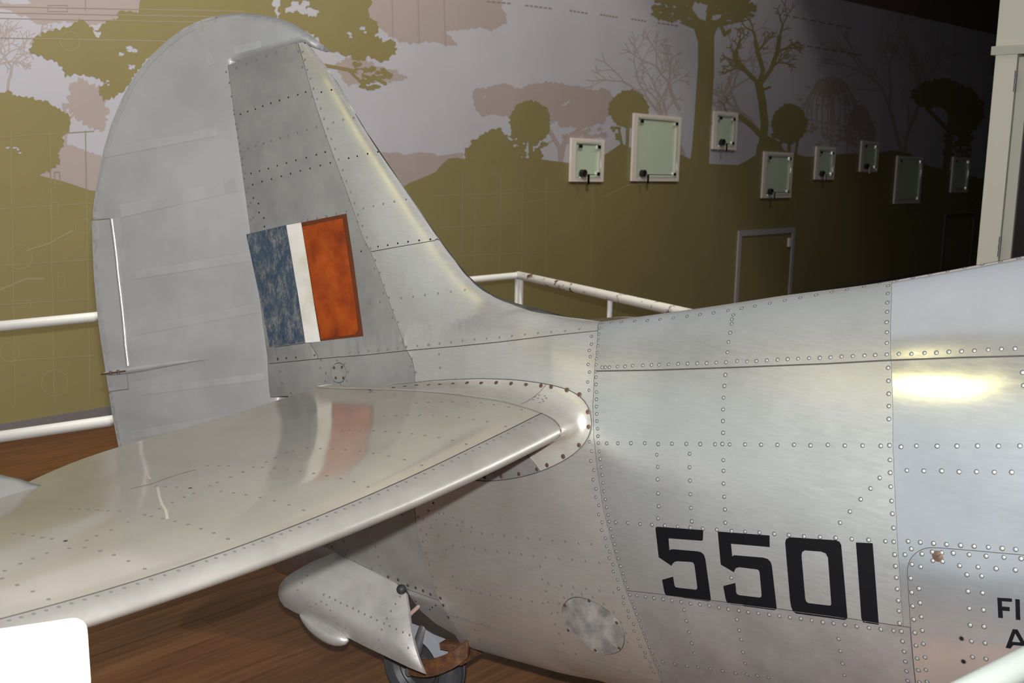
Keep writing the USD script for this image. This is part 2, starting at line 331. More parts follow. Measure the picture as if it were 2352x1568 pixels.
def cast(px, near=1.4, far=6.0, n=700):
    """where the line of sight through a photo point meets the starboard skin: (s, z)"""
    px = np.atleast_2d(np.asarray(px, float)); d = dir_air(ray(px)); o = to_air(CAM); t = np.linspace(near, far, n)
    def f(tt):
        q = o + tt[..., None] * d[:, None] if tt.ndim == 2 else o + tt[:, None] * d
        s, y, z = q[..., 0], q[..., 1], q[..., 2]; sc = np.clip(s, -1.69, S_FWD)
        val = half_width(sc, z, False) + y
        zt, zb = z_top(sc), z_bot(sc)
        out = np.maximum(np.maximum(z - zt, zb - z), 0); return np.where(out > 0, -out - .0001 - np.maximum(-y, 0) * .2, val), s, z
    F, S, Z = f(np.tile(t, (len(px), 1))); res = np.zeros((len(px), 2))
    for i in range(len(px)):
        hit = np.nonzero((F[i, :-1] < 0) & (F[i, 1:] >= 0))[0]
        if len(hit):
            lo, hi = t[hit[0]], t[hit[0] + 1]
            for _ in range(25):
                m = .5 * (lo + hi); q = o + m * d[i]; sc = np.clip(q[0], -1.69, S_FWD)
                inside = z_bot(sc) <= q[2] <= z_top(sc) and half_width(sc, q[2], False) + q[1] >= 0
                lo, hi = (lo, m) if inside else (m, hi)
            q = o + hi * d[i]; res[i] = q[0], q[2]
        else:
            j = int(np.argmax(F[i])); res[i] = S[i, j], np.clip(Z[i, j], z_bot(np.clip(S[i, j], -1.69, S_FWD)), z_top(np.clip(S[i, j], -1.69, S_FWD)))
    return res

def zoomed(pts, sc, ox, oy):
    return np.array(pts, float) / sc + np.array([ox, oy])

# ------------------------------------------------------------------ the setting: floor, walls, mural
def wall_kz(px):
    X = on_plane(np.asarray(px, float), WALL_O, WALL_N); d = X - WALL_O
    return np.stack([d @ WALL_DIR, d[..., 2]], -1)
def flat_print(polys, m):
    """flat printed shapes on the mural wall from polygons in (k, z)"""
    ms = []
    for p in polys:
        v, f = trimesh.creation.triangulate_polygon(p, engine="earcut")
        w = np.array([wall_at(k, m, z) for k, z in v]); f = np.asarray(f)
        if np.cross(w[f[0, 1]] - w[f[0, 0]], w[f[0, 2]] - w[f[0, 0]]) @ WALL_N < 0: f = f[:, ::-1]
        ms.append(trimesh.Trimesh(w, f, process=False))
    return cat(ms)
def room_wall(name, o, ax, length, height, n, m):
    p = thing(name, None, None, o, kind="structure")
    c = np.asarray(o, float) + np.asarray(ax) * length / 2 - np.asarray(n) * .1 + np.array([0, 0, height / 2])
    part(p, "wall_panel", box3(c, np.asarray(ax), np.asarray(n), np.array([0, 0, 1.0]), length, .2, height), m, smooth=False)
    return p
Z3 = np.array([0, 0, 1.0])
K0, K1, MW = -6.6, 40.0, 15.0
MURAL = room_wall("wall_back", wall_at(K0, 0, 0), WALL_DIR, K1 - K0, CEIL, WALL_N, MURAL_SKY)
room_wall("wall_left", wall_at(K0, 0, 0), WALL_N, MW, CEIL, WALL_DIR, HALLWALL)
room_wall("wall_front", wall_at(K0, MW, 0), WALL_DIR, K1 - K0, CEIL, -WALL_N, HALLWALL)
room_wall("wall_right", wall_at(K1, 0, 0), WALL_N, MW, CEIL, -WALL_DIR, HALLWALL)
ce = thing("ceiling", None, None, wall_at(K0, 0, CEIL), kind="structure")
part(ce, "ceiling_panel", box3(wall_at((K0 + K1) / 2, MW / 2, CEIL + .1), WALL_DIR, WALL_N, Z3, K1 - K0 + .4, MW + .4, .2), CEILMAT, smooth=False)
FLOOR = thing("floor", None, None, (0, 0, 0), kind="structure")
part(FLOOR, "subfloor", box3(wall_at((K0 + K1) / 2, MW / 2, -.054), WALL_DIR, WALL_N, Z3, K1 - K0, MW, .1), WOOD[0], smooth=False)
PW, PL = .19, 1.85
for r in range(34):
    m0 = 1.0 + r * PW; off = (r * 0.73) % PL
    for j in range(7):
        k0 = -7.5 + off + j * PL
        if k0 > 3.6: continue
        g = .0016; z = -.004 + .004 * .9 + RNG.uniform(-.0003, .0002)
        b = box3(wall_at(k0 + PL / 2, m0 + PW / 2, z / 2 - .004), WALL_DIR, WALL_N, Z3, PL - g, PW - g, .008 + z)
        part(FLOOR, "plank", b, WOOD[int(RNG.integers(4))], smooth=False)
bb = thing("baseboard_back", None, None, wall_at(K0, 0, 0), kind="structure")
part(bb, "board", box3(wall_at((K0 + K1) / 2, .008, .06), WALL_DIR, WALL_N, Z3, K1 - K0, .016, .12), BASEBOARD, smooth=False)

# mural shapes, drawn in photo points and laid flat on the wall
def leafy(pts, amp, step=6, closed=True, seed=0):
    r = np.random.default_rng(seed); pts = np.array(pts, float)
    d = densify(np.vstack([pts, pts[:1]]) if closed else pts, step)
    if closed: d = d[:-1]
    t = np.roll(d, -1, 0) - np.roll(d, 1, 0); n = np.stack([t[:, 1], -t[:, 0]], 1) / np.maximum(np.linalg.norm(t, axis=1, keepdims=True), 1e-6)
    return d + n * (r.uniform(-1, 1, len(d)) * amp)[:, None] + r.uniform(-.35, .35, d.shape) * amp
def px_poly(pts):
    p = Polygon(pts); return p if p.is_valid else p.buffer(0)
def polys_of(g):
    return [x for x in getattr(g, "geoms", [g]) if isinstance(x, Polygon) and x.area > 1e-7]
def to_wall(g, top=None):
    out = []
    for p in polys_of(g):
        q = Polygon(wall_kz(np.array(p.exterior.coords)), [wall_kz(np.array(i.coords)) for i in p.interiors]).buffer(0)
        q = q.intersection(shapely.box(K0 + .02, .12, K1 - .02, CEIL - .005))
        out += polys_of(q)
    return out
PRINTS = []
def mural(name, g, m, layer, label=None):
    ps = to_wall(g); PRINTS.append(name)
    if ps: part(MURAL, name, flat_print(ps, .0004 + .0001 * len(PRINTS)), m, smooth=False, label=label)
def limbs(lines):
    return unary_union([LineString(p).buffer(w, quad_segs=3) for p, w in lines])
def grow(x, y, ang, ln, w, depth, r, out, spread=.55, shrink=.74, bend=.25):
    """bare branches in photo points"""
    pts = [(x, y)]
    for _ in range(4):
        ang += r.uniform(-bend, bend); x += ln / 4 * math.sin(ang); y -= ln / 4 * math.cos(ang); pts.append((x, y))
    out.append((pts, max(w, .9)))
    if depth:
        for s in ((-1, 1) if r.random() < .8 else (-1, 0, 1)):
            grow(x, y, ang + s * spread * r.uniform(.5, 1.2), ln * shrink * r.uniform(.75, 1.15), w * .62, depth - 1, r, out, spread, shrink, bend)
        if r.random() < .6: grow(pts[2][0], pts[2][1], ang + r.choice([-1, 1]) * spread * 1.5, ln * shrink * .6, w * .45, max(depth - 2, 0), r, out, spread, shrink, bend)
def bare_tree(x, y, ang, ln, w, depth, seed, **k):
    out = []; grow(x, y, ang, ln, w, depth, np.random.default_rng(seed), out, **k); return limbs(out)
def blobs(c, rx, ry, n, size, seed):
    r = np.random.default_rng(seed); g = []
    for i in range(n):
        a, q = r.uniform(0, 2 * np.pi), math.sqrt(r.uniform(0, 1)); s = size * r.uniform(.5, 1.2)
        x, y = c[0] + rx * q * math.cos(a), c[1] + ry * q * math.sin(a)
        th = np.linspace(0, 2 * np.pi, 9)[:-1]; g.append(px_poly(leafy(np.stack([x + s * np.cos(th) * 1.2, y + s * np.sin(th) * .7], 1), s * .3, 5, seed=int(r.integers(1e6)))))
    return unary_union(g)

MV, OL = MURAL_MAUVE, MURAL_OLIVE
# far, mauve layer
mural("mural_far_tree", px_poly(leafy([(-420, -200), (560, -200), (560, 10), (470, 30), (330, 26), (275, 42), (262, 62), (230, 52), (205, 62), (150, 50), (95, 58), (60, 40), (30, 28), (-20, 12), (-420, 30)], 3, seed=1)).difference(px_poly(leafy([(0, -2), (60, -4), (72, 8), (40, 10), (5, 6)], 2, seed=2))), MV, 1)
mural("mural_far_tree", px_poly(leafy([(840, -200), (1172, -200), (1160, -20), (1150, 18), (1166, 34), (1164, 55), (1146, 62), (1128, 70), (1100, 64), (1062, 66), (1024, 74), (1040, 88), (1056, 106), (1018, 104), (990, 96), (930, 100), (902, 88), (868, 62), (840, 70)], 4, seed=3)), MV, 1)
mural("mural_far_tree", unary_union([px_poly(leafy([(768, 150), (800, 130), (840, 140), (872, 155), (905, 160), (935, 180), (905, 186), (878, 192), (850, 184), (800, 198), (780, 170)], 4, seed=4))]), MV, 1)
mural("mural_far_hill", px_poly(leafy([(95, 335), (130, 322), (180, 340), (235, 360), (400, 330), (860, 340), (888, 352), (905, 349), (930, 356), (960, 350), (985, 349), (1010, 358), (1062, 350), (1070, 380), (1000, 440), (90, 440)], 2, seed=5)), MV, 1)
mural("mural_far_tree", unary_union([px_poly(leafy([(160, 190), (190, 180), (235, 205), (250, 250), (240, 300), (200, 290), (180, 270), (150, 250)], 7, seed=6)), limbs([([(150, 330), (152, 280), (146, 240)], 4), ([(152, 280), (170, 262)], 3)])]), MV, 1)
for i, (x, y, a, l) in enumerate(((18, 215, -.1, 62), (-40, 200, .3, 60), (70, 100, .6, 30))):
    mural("mural_bare_tree", bare_tree(x, y, a, l, 3.2, 4, 40 + i, spread=.6), MV, 1)
mural("mural_far_tree", unary_union([px_poly(leafy([(1087, 210), (1100, 200), (1120, 203), (1135, 193), (1155, 192), (1190, 203), (1220, 194), (1255, 186), (1285, 190), (1300, 196), (1330, 198), (1370, 208), (1385, 202), (1405, 214), (1408, 228), (1400, 262), (1380, 286), (1350, 282), (1330, 296), (1305, 286), (1270, 280), (1240, 268), (1180, 272), (1140, 262), (1112, 268), (1095, 255), (1088, 236)], 3, seed=7)),
      limbs([([(1288, 375), (1285, 340), (1262, 300), (1240, 270)], 5), ([(1288, 370), (1296, 330), (1330, 296), (1372, 270)], 5), ([(1285, 345), (1300, 318), (1350, 300)], 4), ([(1275, 320), (1255, 330)], 2)]), blobs((1330, 300), 60, 30, 26, 9, 8)]).difference(unary_union([px_poly(leafy([(1282, 245), (1310, 230), (1300, 242)], 1, seed=9)), px_poly(leafy([(1110, 222), (1118, 218), (1112, 226)], 1, seed=10))])), MV, 1)
for i, (x, y, a, l, w, d) in enumerate(((1572, 372, -.12, 95, 5, 5), (1560, 250, -.5, 60, 4, 4), (1655, 250, .12, 80, 4, 4), (1648, 250, .5, 60, 3.5, 4), (1740, 300, -.85, 55, 5, 3))):
    mural("mural_bare_tree", bare_tree(x, y, a, l, w, d, 60 + i, spread=.45), MV, 1)
for i, (x, y, rx, ry) in enumerate(((1908, 260, 72, 88), (1975, 300, 34, 62))):
    g = [LineString([(x, y + ry + 10), (x + 2, y - ry * .5)]).buffer(3)]
    r = np.random.default_rng(80 + i)
    for q in range(16):
        a = -1.4 + 2.8 * q / 15; g.append(LineString([(x, y - ry * .4), (x + rx * .55 * math.sin(a), y - ry * (.6 + .35 * math.cos(a))), (x + rx * math.sin(a), y - ry * .5 + ry * .35 * abs(a)), (x + rx * 1.02 * math.sin(a), y + ry * r.uniform(.1, .8))]).buffer(1.6))
    for q in range(46):
        a, s = r.uniform(0, 6.28), math.sqrt(r.uniform(0.1, 1)); g.append(blobs((x + rx * s * math.cos(a), y + ry * .9 * s * math.sin(a)), 9, 12, 3, 4.5, 100 + q))
    mural("mural_weeping_tree", unary_union(g), MV, 1)
for i, (x, y, a) in enumerate(((2074, 355, -.28), (2078, 355, .16))):
    mural("mural_bare_tree", bare_tree(x, y, a, 110, 4, 4, 90 + i, spread=.4), MV, 1)
# near, olive layer
mural("mural_ground", px_poly([(-900, 385), (40, 392), (95, 404), (150, 418), (207, 437), (420, 460), (900, 446), (938, 421), (970, 408), (1000, 395), (1014, 378), (1030, 364), (1050, 362), (1068, 366), (1200, 362), (1245, 366), (1305, 374), (1385, 358), (1408, 342), (1428, 329), (1445, 338), (1500, 350), (1560, 353), (1585, 365), (1628, 376), (1695, 379), (1716, 368), (1735, 356), (1738, 335), (1748, 318), (1765, 312), (1790, 326), (1800, 345), (1850, 360), (1950, 352), (2010, 352), (2050, 345), (2090, 352), (2130, 380), (2165, 388), (2195, 392), (2250, 410), (2420, 420), (2420, 1250), (-900, 1250)]), OL, 2)
mural("mural_bush", px_poly(leafy([(-520, 420), (-500, 300), (-420, 225), (-330, 190), (-200, 175), (-60, 205), (0, 214), (22, 210), (44, 222), (66, 222), (92, 230), (118, 238), (140, 256), (155, 262), (163, 285), (160, 305), (140, 316), (146, 330), (132, 352), (140, 372), (118, 392), (95, 398), (90, 420)], 4, seed=20)).difference(blobs((30, 345), 20, 8, 6, 4, 21)), OL, 3)
acacia = unary_union([px_poly(leafy([(64, 112), (80, 92), (98, 72), (132, 66), (150, 62), (182, 46), (204, 56), (214, 72), (228, 62), (240, 50), (268, 48), (273, 28), (318, 30), (320, -40), (620, -40), (640, 60), (500, 60), (340, 130), (300, 190), (262, 226), (238, 232), (226, 215), (236, 186), (212, 176), (180, 172), (150, 176), (140, 150), (110, 136), (88, 130)], 5, seed=22)),
      limbs([([(120, 130), (200, 150), (300, 128)], 5)])]).difference(unary_union([px_poly(leafy([(212, 70), (232, 72), (228, 88), (218, 82)], 2, seed=23)), blobs((302, 112), 9, 8, 4, 6, 24), blobs((276, 124), 6, 8, 3, 5, 25), blobs((246, 190), 7, 6, 3, 4, 26), blobs((300, 152), 10, 5, 3, 6, 27)]))
mural("mural_acacia_tree", acacia, OL, 3)
right = unary_union([px_poly(leafy([(640, -40), (878, -40), (850, 10), (838, 30), (858, 44), (868, 62), (862, 84), (880, 92), (906, 96), (909, 118), (896, 138), (872, 142), (850, 128), (828, 140), (800, 128), (760, 120), (720, 80), (640, 60)], 5, seed=28)), blobs((850, 170), 42, 32, 30, 8, 29), limbs([([(745, 150), (800, 160), (850, 172), (885, 192)], 4), ([(800, 160), (830, 190), (845, 205)], 3)])])
mural("mural_acacia_tree", right.difference(unary_union([blobs((695, 20), 32, 14, 9, 12, 30), blobs((800, 78), 14, 8, 3, 5, 31), blobs((835, 70), 8, 6, 3, 5, 32), blobs((835, 168), 16, 12, 6, 6, 33)])), OL, 3)
def ball(cx, cy, rx, ry, seed, amp=3):
    th = np.linspace(0, 2 * np.pi, 40)[:-1]; return px_poly(leafy(np.stack([cx + rx * np.cos(th), cy + ry * np.sin(th)], 1), amp, 5, seed=seed))
mural("mural_round_tree", unary_union([ball(1217, 280, 47, 50, 34), limbs([([(1220, 375), (1218, 330)], 5), ([(1205, 370), (1196, 320)], 3)]), blobs((1190, 330), 25, 30, 24, 7, 35), blobs((1235, 345), 20, 22, 18, 7, 36)]), OL, 3)
mural("mural_bush", px_poly(leafy([(1066, 372), (1068, 345), (1082, 325), (1105, 308), (1128, 296), (1150, 295), (1165, 312), (1180, 330), (1192, 350), (1200, 372)], 4, seed=37)), OL, 3)
mural("mural_round_tree", unary_union([ball(1444, 250, 46, 44, 38), limbs([([(1440, 345), (1442, 290)], 4), ([(1428, 335), (1422, 300)], 3)]), blobs((1418, 300), 12, 18, 12, 6, 39)]), OL, 3)
mural("mural_round_tree", unary_union([ball(1812, 284, 41, 46, 40, 3), limbs([([(1812, 362), (1812, 320)], 4), ([(1826, 360), (1832, 320)], 3)]), blobs((1790, 320), 16, 20, 12, 6, 41)]), OL, 3)
boab = unary_union([px_poly([(1583, 385), (1590, 330), (1596, 250), (1603, 150), (1603, 95), (1594, 66), (1560, 52), (1600, 40), (1620, 48), (1640, 46), (1668, 48), (1700, 50), (1648, 62), (1640, 82), (1640, 160), (1634, 260), (1630, 330), (1627, 385)]), limbs([([(1610, 60), (1585, 25), (1575, -30)], 6), ([(1626, 60), (1632, 10), (1630, -30)], 7), ([(1632, 60), (1668, 40), (1700, 38)], 6), ([(1655, 56), (1664, 80), (1676, 70)], 4)]), blobs((1548, 18), 50, 28, 70, 9, 42), blobs((1680, 20), 52, 30, 76, 9, 43), blobs((1620, -20), 110, 24, 60, 12, 44), blobs((1590, 50), 14, 10, 8, 5, 45)])
mural("mural_baobab", boab, OL, 3, "tall thick-trunked tree print with spreading crown")
bt = [([(1752, 325), (1756, 285), (1750, 230), (1742, 190)], 9), ([(1742, 192), (1715, 165), (1692, 140), (1690, 118)], 5), ([(1745, 190), (1752, 160), (1740, 120), (1735, 95)], 5), ([(1748, 190), (1770, 160), (1785, 120), (1790, 85)], 5), ([(1755, 205), (1768, 200)], 3), ([(1748, 312), (1728, 290), (1700, 268)], 6)]
for x, y, a, l, s in ((1690, 118, .1, 26, 1), (1705, 155, -.9, 24, 2), (1735, 95, -.2, 26, 3), (1740, 120, .5, 24, 4), (1790, 85, .1, 30, 5), (1785, 120, .9, 22, 6), (1770, 160, .8, 24, 7), (1715, 165, -1.4, 22, 8), (1700, 268, -1.2, 30, 9)):
    grow(x, y, a, l, 2.6, 3, np.random.default_rng(200 + s), bt, .7)
mural("mural_bare_tree", limbs(bt), OL, 3)
mural("mural_umbrella_tree", unary_union([px_poly(leafy([(2090, 225), (2092, 210), (2120, 192), (2150, 182), (2170, 176), (2195, 188), (2230, 205), (2262, 235), (2262, 265), (2240, 300), (2210, 330), (2195, 300), (2180, 262), (2160, 246), (2130, 250), (2105, 240)], 4, seed=46)), limbs([([(2172, 390), (2182, 310), (2185, 250)], 8), ([(2178, 300), (2150, 270), (2130, 250)], 5)]), blobs((2200, 330), 30, 50, 50, 8, 47)]), OL, 3)
# pale technical drawing lines over the print
def ring(cx, cy, r, w=1.0): return Point(cx, cy).buffer(r + w).difference(Point(cx, cy).buffer(r - w))
lines_o, lines_m = [], []
for x in (28, 118, 200): lines_o.append(LineString([(x - 4, 300), (x + 6, 930)]).buffer(.9))
for y in (315, 480, 610, 700, 830): lines_o.append(LineString([(-60, y + 4), (215, y - 14)]).buffer(.9))
for c in ((160, 95, 22), (45, 590, 28), (22, 808, 22), (125, 880, 30), (190, 520, 17)): lines_o.append(ring(*c))
for x, y, w, h in ((116, 465, 16, 34), (133, 625, 14, 36), (30, 690, 40, 16), (125, 395, 12, 28)): lines_o.append(shapely.box(x, y, x + w, y + h).exterior.buffer(.9))
for x in (1062, 1092, 1150, 1200, 1255, 1360): lines_o.append(LineString([(x, 400), (x - 3, 640)]).buffer(.8))
for y, x0, x1 in ((445, 1000, 1300), (518, 1010, 1200), (585, 1030, 1230), (462, 1200, 1260)): lines_o.append(LineString([(x0, y + 4), (x1, y - 6)]).buffer(.8))
lines_o += [LineString([(0, 665), (60, 640), (100, 640)]).buffer(2.4), LineString([(60, 575), (110, 560), (165, 530)]).buffer(2.0), LineString([(1390, 450), (1440, 425), (1500, 420)]).buffer(2)]
for y in (18, 32, 45, 90): lines_m.append(LineString([(-40, y - 4), (560, y + 8)]).buffer(.8))
lines_m += [shapely.box(110, 12, 155, 26).exterior.buffer(.8), LineString([(196, -20), (196, 26)]).buffer(.8)]
for x in (900, 960, 1020): lines_m.append(LineString([(x, 0), (x + 3, 100)]).buffer(.7))
mural("mural_drawing_lines", unary_union(lines_o), MURAL_LINE, 5)
mural("mural_drawing_lines", unary_union(lines_m), MURAL_LINE2, 5)
dash = []
for a, b, n in (((1118, 3), (1176, 8), 5), ((1206, 12), (1270, 20), 6), ((1308, 24), (1352, 31), 5), ((1378, 33), (1420, 40), 6), ((1450, 43), (1486, 49), 5), ((1510, 52), (1560, 60), 5), ((1815, 99), (1985, 128), 9), ((1780, 30), (1960, 66), 9)):
    for i in range(n):
        t0, t1 = i / n, (i + .7) / n; p, q = [(a[0] + (b[0] - a[0]) * t, a[1] + (b[1] - a[1]) * t) for t in (t0, t1)]; dash.append(LineString([p, q]).buffer(1.5, cap_style="flat"))
mural("mural_dashes", unary_union(dash), MURAL_TEXT, 5)
# brown bulkhead along the top of the wall
tr = thing("trim_1", None, None, wall_at(12, 0, 4.5), kind="structure")
kz = wall_kz([(1700, -52), (1935, 0), (2100, 37), (2290, 80), (2420, 108)])
pg = Polygon(list(kz) + [(kz[-1][0], CEIL + 1), (kz[0][0], CEIL + 1)]).intersection(shapely.box(K0, 0, K1, CEIL - .003))
bm = cat([trimesh.creation.extrude_polygon(p, .03, engine="earcut") for p in polys_of(pg)])
Tm = np.eye(4); Tm[:3, 0], Tm[:3, 1], Tm[:3, 2], Tm[:3, 3] = WALL_DIR, Z3, WALL_N, WALL_O
bm.apply_transform(Tm); part(tr, "bulkhead", bm, MURAL_BROWN, smooth=False)
# flush access hatch low in the mural wall
def wall_rect(tl, t_r, bl, br):
    q = wall_kz([tl, t_r, bl, br]); return q[[0, 2], 0].mean(), q[[1, 3], 0].mean(), q[[2, 3], 1].mean(), q[[0, 1], 1].mean()
def wall_box(k0, k1, z0, z1, m0, m1):
    return box3(wall_at((k0 + k1) / 2, (m0 + m1) / 2, (z0 + z1) / 2), WALL_DIR, Z3, WALL_N, abs(k1 - k0), abs(z1 - z0), m1 - m0)
def frame_boxes(k0, k1, z0, z1, w, m0, m1):
    return cat([wall_box(k0, k0 + w, z0, z1, m0, m1), wall_box(k1 - w, k1, z0, z1, m0, m1), wall_box(k0 + w, k1 - w, z1 - w, z1, m0, m1), wall_box(k0 + w, k1 - w, z0, z0 + w, m0, m1)])
for nm, q, handle, fm in (("door_2", ((1697, 530), (1825, 521), (1672, 860), (1800, 860)), (1809, 556), LILAC), ("door_3", ((2166, 494), (2235, 490), (2158, 660), (2225, 655)), None, plain("dark_hatch_frame", (.10, .095, .11), .5))):
    k0, k1, z0, z1 = wall_rect(*q); z0 = max(z0, .0)
    d = thing(nm, None, None, wall_at(k0, 0, z0), kind="structure")
    w = .075 if nm == "door_2" else .05
    part(d, "door_frame", frame_boxes(k0, k1, z0, z1, w, .006, .03), fm, smooth=False)
    part(d, "door_leaf", wall_box(k0 + w + .004, k1 - w - .004, z0 + w, z1 - w - .004, .006, .014), MURAL_OLIVE, smooth=False)
    if handle:
        hk = wall_kz([handle])[0]; hm = wall_box(hk[0] - .03, hk[0] + .03, hk[1] - .06, hk[1] + .06, .014, .04)
        part(d, "door_handle", hm, FRAME_WHITE, smooth=False)

# cream partition with a door, at the right
PART_A = wall_at(0, 0, 0); pc = CAM + ray(np.array([2289.0, 107.0])) * (5.6 / (ray(np.array([2289.0, 107.0])) @ FWD))
PN = -WALL_DIR
def part_pt(px):
    return on_plane(np.asarray(px, float), pc, PN)
zc_trim = pc[2]; m_edge = (pc - WALL_O) @ WALL_N; kp = (pc - WALL_O) @ WALL_DIR
def pbox(m0, m1, z0, z1, k0, k1):
    return box3(wall_at(kp + (k0 + k1) / 2, (m0 + m1) / 2, (z0 + z1) / 2), WALL_N, Z3, WALL_DIR, m1 - m0, z1 - z0, k1 - k0)
mp_ = lambda px: ((part_pt(np.array([px], float))[0]) - WALL_O) @ WALL_N
e1, e2, e3 = mp_((2336, 118)), mp_((2345, 300)), mp_((2320, 600))
j0, j1, j2 = m_edge, mp_((2311, 400)), mp_((2338, 400))
if j2 < j1 + .03: j2 = j1 + .05
wp = thing("wall_partition", None, None, wall_at(kp, m_edge, 0), kind="structure")
part(wp, "wall_block", pbox(m_edge - .004, m_edge + 3.2, zc_trim, CEIL, .0, 1.2), CREAM, smooth=False)
part(wp, "trim_strip", pbox(m_edge - .02, m_edge + 3.2, zc_trim - .045, zc_trim, -.02, .3), CREAM2, smooth=False)
part(wp, "jamb", pbox(m_edge, j1, 0, zc_trim - .045, .0, 1.2), CREAM, smooth=False)
part(wp, "rear_block", pbox(j1 + 1.1, m_edge + 3.2, 0, zc_trim - .045, .0, 1.2), CREAM, smooth=False)
d1 = thing("door_1", None, None, wall_at(kp, j1, 0), kind="structure")
part(d1, "door_stile", pbox(j1 + .006, j2, .01, zc_trim - .06, .012, .055), CREAM2, smooth=False)
part(d1, "door_stile", pbox(j1 + 1.0, j1 + 1.09, .01, zc_trim - .06, .012, .055), CREAM2, smooth=False)
part(d1, "door_rail", pbox(j2, j1 + 1.0, zc_trim - .16, zc_trim - .06, .012, .055), CREAM2, smooth=False)
part(d1, "door_rail", pbox(j2, j1 + 1.0, .01, .25, .012, .055), CREAM2, smooth=False)
part(d1, "dark_panel", pbox(j2, j1 + 1.0, .25, zc_trim - .16, .03, .04), DOORGLASS, smooth=False)
for px in ((2331, 186), (2283, 565)):
    z = part_pt(np.array([px], float))[0][2]
    part(d1, "hinge", cat([tube([wall_at(kp - .006, j1 + .003, z - .055 + .037 * i), wall_at(kp - .006, j1 + .003, z - .055 + .037 * i + .034)], .007, 10) for i in range(3)]), STEEL)

# ------------------------------------------------------------------ glass-fronted display cases on the mural wall
cases = [
    ([(1307.3, 318.3), (1383.3, 318.3), (1305, 417.3), (1380, 416.7)], "white-framed glass display case farthest left, below the two round trees", True),
    ([(1452.3, 262.3), (1560, 266.7), (1445, 416), (1552.7, 416)], "largest white-framed glass display case, left of the thick tree trunk", True),
    ([(1636, 256), (1690, 258.3), (1631.7, 342.7), (1686, 344.3)], "small white-framed glass display case just right of the thick tree trunk", True),
    ([(1751.3, 348.3), (1818.7, 350), (1745.3, 455), (1810.7, 453.3)], "tall white-framed glass display case below the bare leafless tree print", True),
    ([(1870.7, 335), (1914.7, 339.3), (1867.3, 412.3), (1910.7, 412.3)], "small glass display case below the weeping trees, left of the highest one", True),
    ([(1975.3, 321.7), (2014.7, 326.7), (1971.3, 394), (2011.3, 395.7)], "smallest glass display case with a white tag at its lock, right of the weeping trees", True),
    ([(2057.3, 356), (2116.3, 362.3), (2049.7, 467.3), (2108, 466.7)], "large dim glass display case below the forked bare tree print, on the dark wall", False),
    ([(2187.3, 358.3), (2226.3, 364), (2178.7, 441.7), (2216.3, 441.7)], "dimmest glass display case, nearest the cream partition", False)]
for q, lab, key in cases:
    k0, k1, z0, z1 = wall_rect(*q); g = thing("display_case", lab, "display case", wall_at((k0 + k1) / 2, 0, z0), group="glass display cases on the mural wall")
    wk, wz = .085, .052; D = .035
    fr = cat([wall_box(k0, k0 + wk, z0, z1, .007, D), wall_box(k1 - wk, k1, z0, z1, .007, D), wall_box(k0 + wk, k1 - wk, z1 - wz, z1, .007, D), wall_box(k0 + wk, k1 - wk, z0, z0 + wz, .007, D)])
    part(g, "frame", fr, FRAME_WHITE, smooth=False)
    part(g, "back_panel", wall_box(k0 + wk, k1 - wk, z0 + wz, z1 - wz, .007, .012), CASE_BACK, smooth=False)
    part(g, "glass_door", wall_box(k0 + wk - .02, k1 - wk + .02, z0 + wz - .02, z1 - wz + .02, D + .002, D + .007), GLASS, smooth=False)
    for kk, zz in ((k1 - wk - .03, z1 - wz - .03), (k1 - wk - .03, z0 + wz + .03), (k0 + wk + .05, z1 - wz - .03)):
        left = kk < (k0 + k1) / 2
        part(g, "glass_clip", wall_box(kk - .026, kk + .026, zz - .018, zz + .018, D + .007, D + .018), BLACKP if left else CHROME, smooth=False)
    part(g, "bottom_seam", wall_box(k0 + wk + .1, k1 - wk - .06, z0 + wz + .018, z0 + wz + .026, D + .007, D + .01), BLACKP, smooth=False)
    if key:
        c = wall_at(k0 + wk + .09, D, z0 + wz + .035)
        lk = part(g, "lock", tube([c, c + WALL_N * .05], .04, 14), BLACKP)
        part(g, "key", box3(c + WALL_N * .055 + Z3 * -.06 + WALL_DIR * .05, WALL_DIR, WALL_N, Z3, .04, .008, .10), CHROME if "tag" not in lab else FRAME_WHITE, smooth=False)

# ------------------------------------------------------------------ guard railing behind the tail
RH = 1.0
def at_z(px, z): return on_plane(np.array(px, float), np.array([0, 0, z]), Z3)
ra, rc, rb = at_z((0, 749), RH), at_z((1190, 632), RH), at_z((1590, 722), RH)
rn = np.cross(rc - ra, Z3); rn /= np.linalg.norm(rn)
lo0 = on_plane(np.array([0.0, 1003]), ra, rn); lo1 = on_plane(np.array([255.0, 966]), ra, rn)
dl = (lo1 - lo0) / np.linalg.norm((lo1 - lo0)[:2]); lo_c = lo0 + dl * np.linalg.norm((rc - lo0)[:2]); lo_s = lo0 - dl * 2.0
rd = (rc - ra) / np.linalg.norm(rc - ra)
rl = thing("guard_railing", "white tubular guard railing with chipped paint, running along the mural wall behind the tail", "railing", (ra[0], ra[1], 0))
part(rl, "top_rail", tube([ra - rd * 2.2, ra + rd * .5, ra + rd * 1.5, rc], .026, 16), RAILPAINT_SMOOTH)
part(rl, "lower_rail", tube([lo_s, lo0, lo_c], .03, 16), RAILPAINT_SMOOTH)
fb = rb + (rb - rc) * .12
part(rl, "top_rail", tube([rc, rc * .6 + rb * .4, rb, fb], .032, 16), RAILPAINT, label="chipped top rail turning towards the aeroplane")
def at_xy(p, z): return np.array([p[0], p[1], z])
part(rl, "post", tube([at_xy(rc, 0), at_xy(rc - rd * .0, RH)], .026, 14), RAILPAINT_SMOOTH)
part(rl, "post", tube([at_xy(rc + (rb - rc) / np.linalg.norm(rb - rc) * .055, 0), at_xy(rc + (rb - rc) / np.linalg.norm(rb - rc) * .055, RH - .01)], .02, 14), RAILPAINT_SMOOTH)
